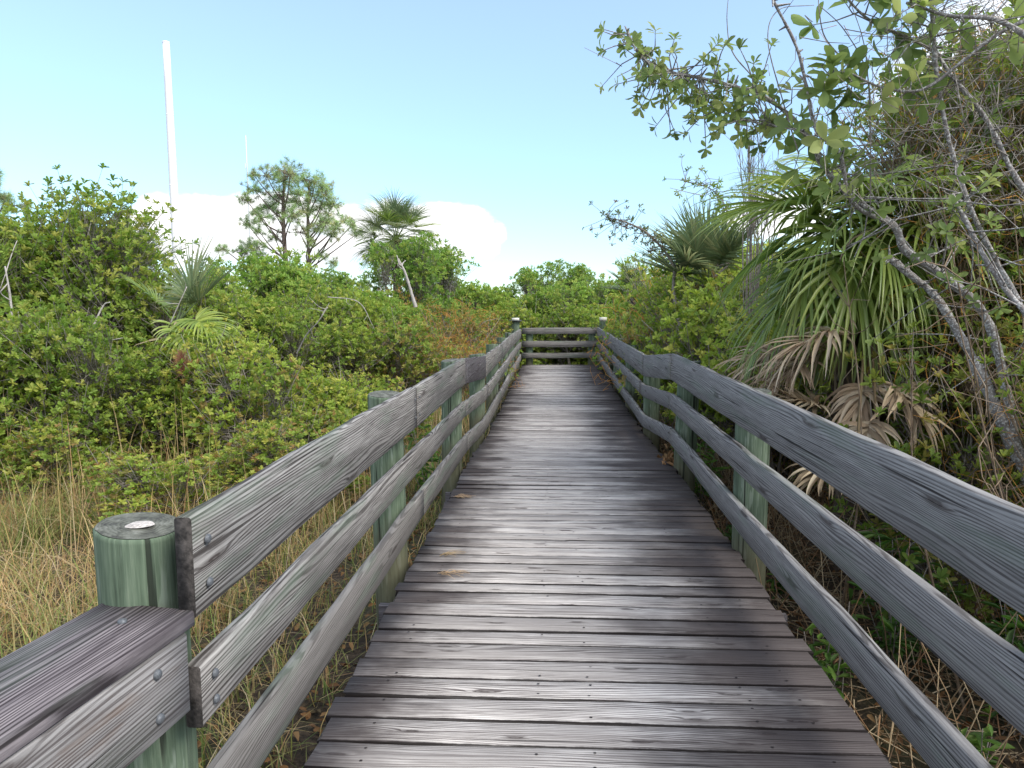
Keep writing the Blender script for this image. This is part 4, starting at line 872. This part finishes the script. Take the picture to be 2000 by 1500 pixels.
bare([(170, 665, 7.9), (200, 600, 8.0), (215, 590, 8.0)], .012, .006, 'short broken grey branch at mid left', 9, 1)
bare([(640, 580, 14), (700, 590, 14), (730, 640, 14)], .012, .005, 'thin drooping pale branch in front of the pale leaved tree', 10, 3)
# rusty plume
b = at(355, 715, 7.6); mb = MB(); n = 500; P = np.array([0, 0, 1.])*rgt.uniform(.0, .2, (n, 1)); D = rgt.normal(size=(n, 3))*.05+np.array([0, 0, .05]); tubes(mb, np.stack([P, P+D], 1)+np.array([0, 0, b[2]-GZ-.1]), np.array([[.002, .001]]), 3, (.42, .20, .14))
tubes(mb, np.array([[0, 0, 0], [.02, 0, .7], [0, 0, b[2]-GZ]])[None], np.array([[.005, .004, .003]]), 4, (.3, .22, .12))
x = mb.build('grass_plume', M['straw']); x.location = (b[0], 7.6, GZ); tag(x, 'rusty pink seed plume standing in front of the left thicket', 'seed plume')
# undergrowth plants under the right rail
def plant_parts(seed, n, h, L, W, palette):
    rg = np.random.default_rng(seed); fo = MB(); st = MB(); P = []; D = []
    for i in range(n):
        a = rg.uniform(0, 2*pi); H = np.array([cos(a), sin(a), 0])*rg.uniform(.1, .4)*h; e = H+np.array([0, 0, h*rg.uniform(.5, 1)]); Q = limb(st, [rg.normal(0, .03, 3)*np.array([1, 1, 0]), e*.5+rg.normal(0, .02, 3), e], .004, .002, 4, seed+i, .1, 4)
        m = 12; j = rg.integers(2, len(Q), m); P.append(Q[j]); D.append(unit(rg.normal(size=(m, 3))*np.array([1, 1, .4])+np.array([0, 0, .25])))
    P = np.concatenate(P); D = np.concatenate(D); l = L*rg.uniform(.6, 1.2, len(P)); c = palette[rg.integers(0, len(palette), len(P))]*rg.uniform(.7, 1.3, (len(P), 1))
    leaves(fo, P, D, np.array([0, 0, 1.])+rg.normal(0, .25, P.shape), l, l*W, np.clip(c, 0, 1), curl=.25); return fo, st
G_FERN = pal((.09, .20, .035), (.12, .26, .04), (.07, .15, .03), (.16, .29, .05))
prot = []
for s, (n, h, L, W) in enumerate(((9, .55, .11, .28), (7, .35, .09, .34), (14, .75, .12, .22))):
    prot.append((s, n, h, L, W))
made = {}
ul = [((1.45, 3.6), 0, 'fresh green sprig between the right rails near the second post'), ((1.75, 2.95), 1, 'low green seedling on the straw beside the right rail'), ((1.9, 3.9), 2, 'ferny plant below the dead palm fronds'), ((2.2, 3.3), 2, 'lush lance leaved plant beneath the right top rail'),
      ((1.6, 4.9), 1, 'green sprig behind the right second post'), ((1.45, 6.9), 2, 'bright fern tuft beside the kink of the right railing'), ((1.5, 8.0), 0, 'green tuft near the third right post'), ((-1.35, 7.4), 2, 'bright green fern tuft beside the left deck edge'),
      ((1.5, 5.6), 0, 'green sprout right of the deck before the kink'), ((2.7, 4.0), 2, 'tall fern in the dark under the right thicket')]
for (xy, v, lb) in ul:
    loc = (xy[0], xy[1], float(tz(*xy)))
    if v not in made:
        s, n, h_, L, W = prot[v]; fo, st = plant_parts(500+s, n, h_, L, W, G_FERN); o = empty('undergrowth_plant', loc, lb, 'plant', 'small plants at the foot of the boardwalk'); fo.build('foliage', M['leaf'], o); st.build('stems', M['bark'], o); made[v] = o
    else: clone(made[v], loc, lb, 'plant', 'small plants at the foot of the boardwalk', rnd.uniform(0, 6), rnd.uniform(.85, 1.2))
# reed tuft in the far thicket
mb = MB(); P = np.zeros((260, 3)); P[:, 0] = rgt.normal(0, .5, 260); P[:, 1] = rgt.normal(0, .3, 260)
b = at(875, 600, 19); blades(mb, rgt, P, rgt.uniform(1.6, 2.3, 260), .008, .35, pal((.28, .34, .14), (.22, .30, .10), (.35, .38, .2)), 5)
x = mb.build('reed_tuft', M['grass']); x.location = (b[0], 19, GZ); tag(x, 'tuft of tall pale reeds between the palm and the orange vine', 'reeds')
# ------------------------------------------------------------------ sky, sun, camera
SUN_EL, SUN_AZ = 46, 122      # azimuth clockwise from +Y: behind the camera, to the right
w = bpy.data.worlds.new('World'); bpy.context.scene.world = w; w.use_nodes = True
t = NT(w.node_tree); bg = t.n['Background']
st = t.node('ShaderNodeTexSky'); st.sky_type = 'NISHITA'; st.sun_disc = False; st.sun_elevation = R(SUN_EL); st.sun_rotation = R(SUN_AZ)
st.air_density = 1.0; st.dust_density = .4; st.ozone_density = 1.0
tc = t.node('ShaderNodeTexCoord').outputs['Generated']; s = sep(t, tc)
az = t.m('ARCTAN2', s[0], s[1]); el = t.m('ARCSINE', s[2])
def gauss(a0, wa, e0, we, pa=4):
    A1 = t.m('POWER', t.m('ABSOLUTE', t.m('DIVIDE', t.m('SUBTRACT', az, R(a0)), R(wa))), float(pa)); E1 = t.m('POWER', t.m('ABSOLUTE', t.m('DIVIDE', t.m('SUBTRACT', el, R(e0)), R(we))), 2.0)
    return t.m('SUBTRACT', 1.0, t.m('ADD', A1, E1))
n1 = t.noise(t.vmul(tc, (9, 9, 16)), 1.0, 6, .55); n2 = t.noise(t.vmul(tc, (26, 26, 40), (5, 0, 0)), 1.0, 5, .6)
nn = t.m('ADD', t.m('MULTIPLY', t.m('SUBTRACT', n1, .5), 1.9), t.m('MULTIPLY', t.m('SUBTRACT', n2, .5), .7))
main = t.sm(t.m('ADD', gauss(-18.0, 14.2, 5.4, 3.1, 6), nn), .18, .50)
lo = t.sm(t.m('ADD', gauss(-22, 13, 1.6, 2.6), nn), .0, 1.2)
c2 = t.sm(t.m('ADD', gauss(16.5, 5.0, 6.2, 2.2), nn), .4, .9)
c3 = t.m('MULTIPLY', t.sm(t.m('ADD', gauss(12, 7, 24.2, 1.6), nn), .2, 1.4), .55)
c4 = t.m('MULTIPLY', t.sm(t.m('ADD', gauss(31, 9, 15, 7), nn), .2, 1.0), .8)
cl = t.m('MAXIMUM', t.m('MAXIMUM', main, t.m('MULTIPLY', lo, .35)), t.m('MAXIMUM', c2, t.m('MAXIMUM', c3, c4)))
fill_veil = t.m('MULTIPLY', t.m('MAXIMUM', t.sm(el, R(36), R(58)), t.sm(s[1], .25, -.35)), t.m('ADD', .62, t.m('MULTIPLY', nn, .25)), clamp=True)  # unseen cloud cover added overhead and behind camera for whiter ambient light
cl = t.m('MAXIMUM', cl, fill_veil)
skyc = t.mix(1.0, st.outputs[0], t.mix(t.sm(el, 0.0, R(28)), (.66, .86, 1.02), (1.26, 1.27, 1.22)), 'MULTIPLY')
shade = t.sm(t.m('ADD', el, t.m('MULTIPLY', t.m('SUBTRACT', n1, .5), .1)), R(1.5), R(5.0))
clc = t.mix(t.m('MULTIPLY', shade, t.sm(n2, .30, .52)), (4.3, 4.75, 5.2), (6.2, 6.2, 6.2))
skyc = t.mix(.07, skyc, (5.5, 5.6, 5.8))
t.set(bg, 'Color', t.mix(cl, skyc, clc)); t.set(bg, 'Strength', .125)
sl = bpy.data.lights.new('sun', 'SUN'); sl.energy = 2.0; sl.angle = R(28); sl.color = (1, .93, .82)
so = bpy.data.objects.new('sun', sl); C.objects.link(so)
from mathutils import Vector, Matrix
sd = Vector((sin(R(SUN_AZ))*cos(R(SUN_EL)), cos(R(SUN_AZ))*cos(R(SUN_EL)), sin(R(SUN_EL)))); so.rotation_euler = sd.to_track_quat('Z', 'Y').to_euler()
cam = bpy.data.cameras.new('camera'); cam.sensor_width = 36; cam.lens = 36*FPX/2000; cam.clip_start = .05; cam.clip_end = 3000
co = bpy.data.objects.new('camera', cam); C.objects.link(co)
Mx = Matrix(((RT[0], UP[0], -FW[0], 0), (RT[1], UP[1], -FW[1], 0), (RT[2], UP[2], -FW[2], EYE), (0, 0, 0, 1))); co.matrix_world = Mx
sc = bpy.context.scene; sc.camera = co
sc.view_settings.view_transform = 'Standard'; sc.view_settings.look = 'None'; sc.view_settings.exposure = 1.0; sc.view_settings.gamma = 1
sc.cycles.max_bounces = 8; sc.cycles.diffuse_bounces = 3; sc.cycles.transmission_bounces = 4; sc.cycles.use_denoising = True
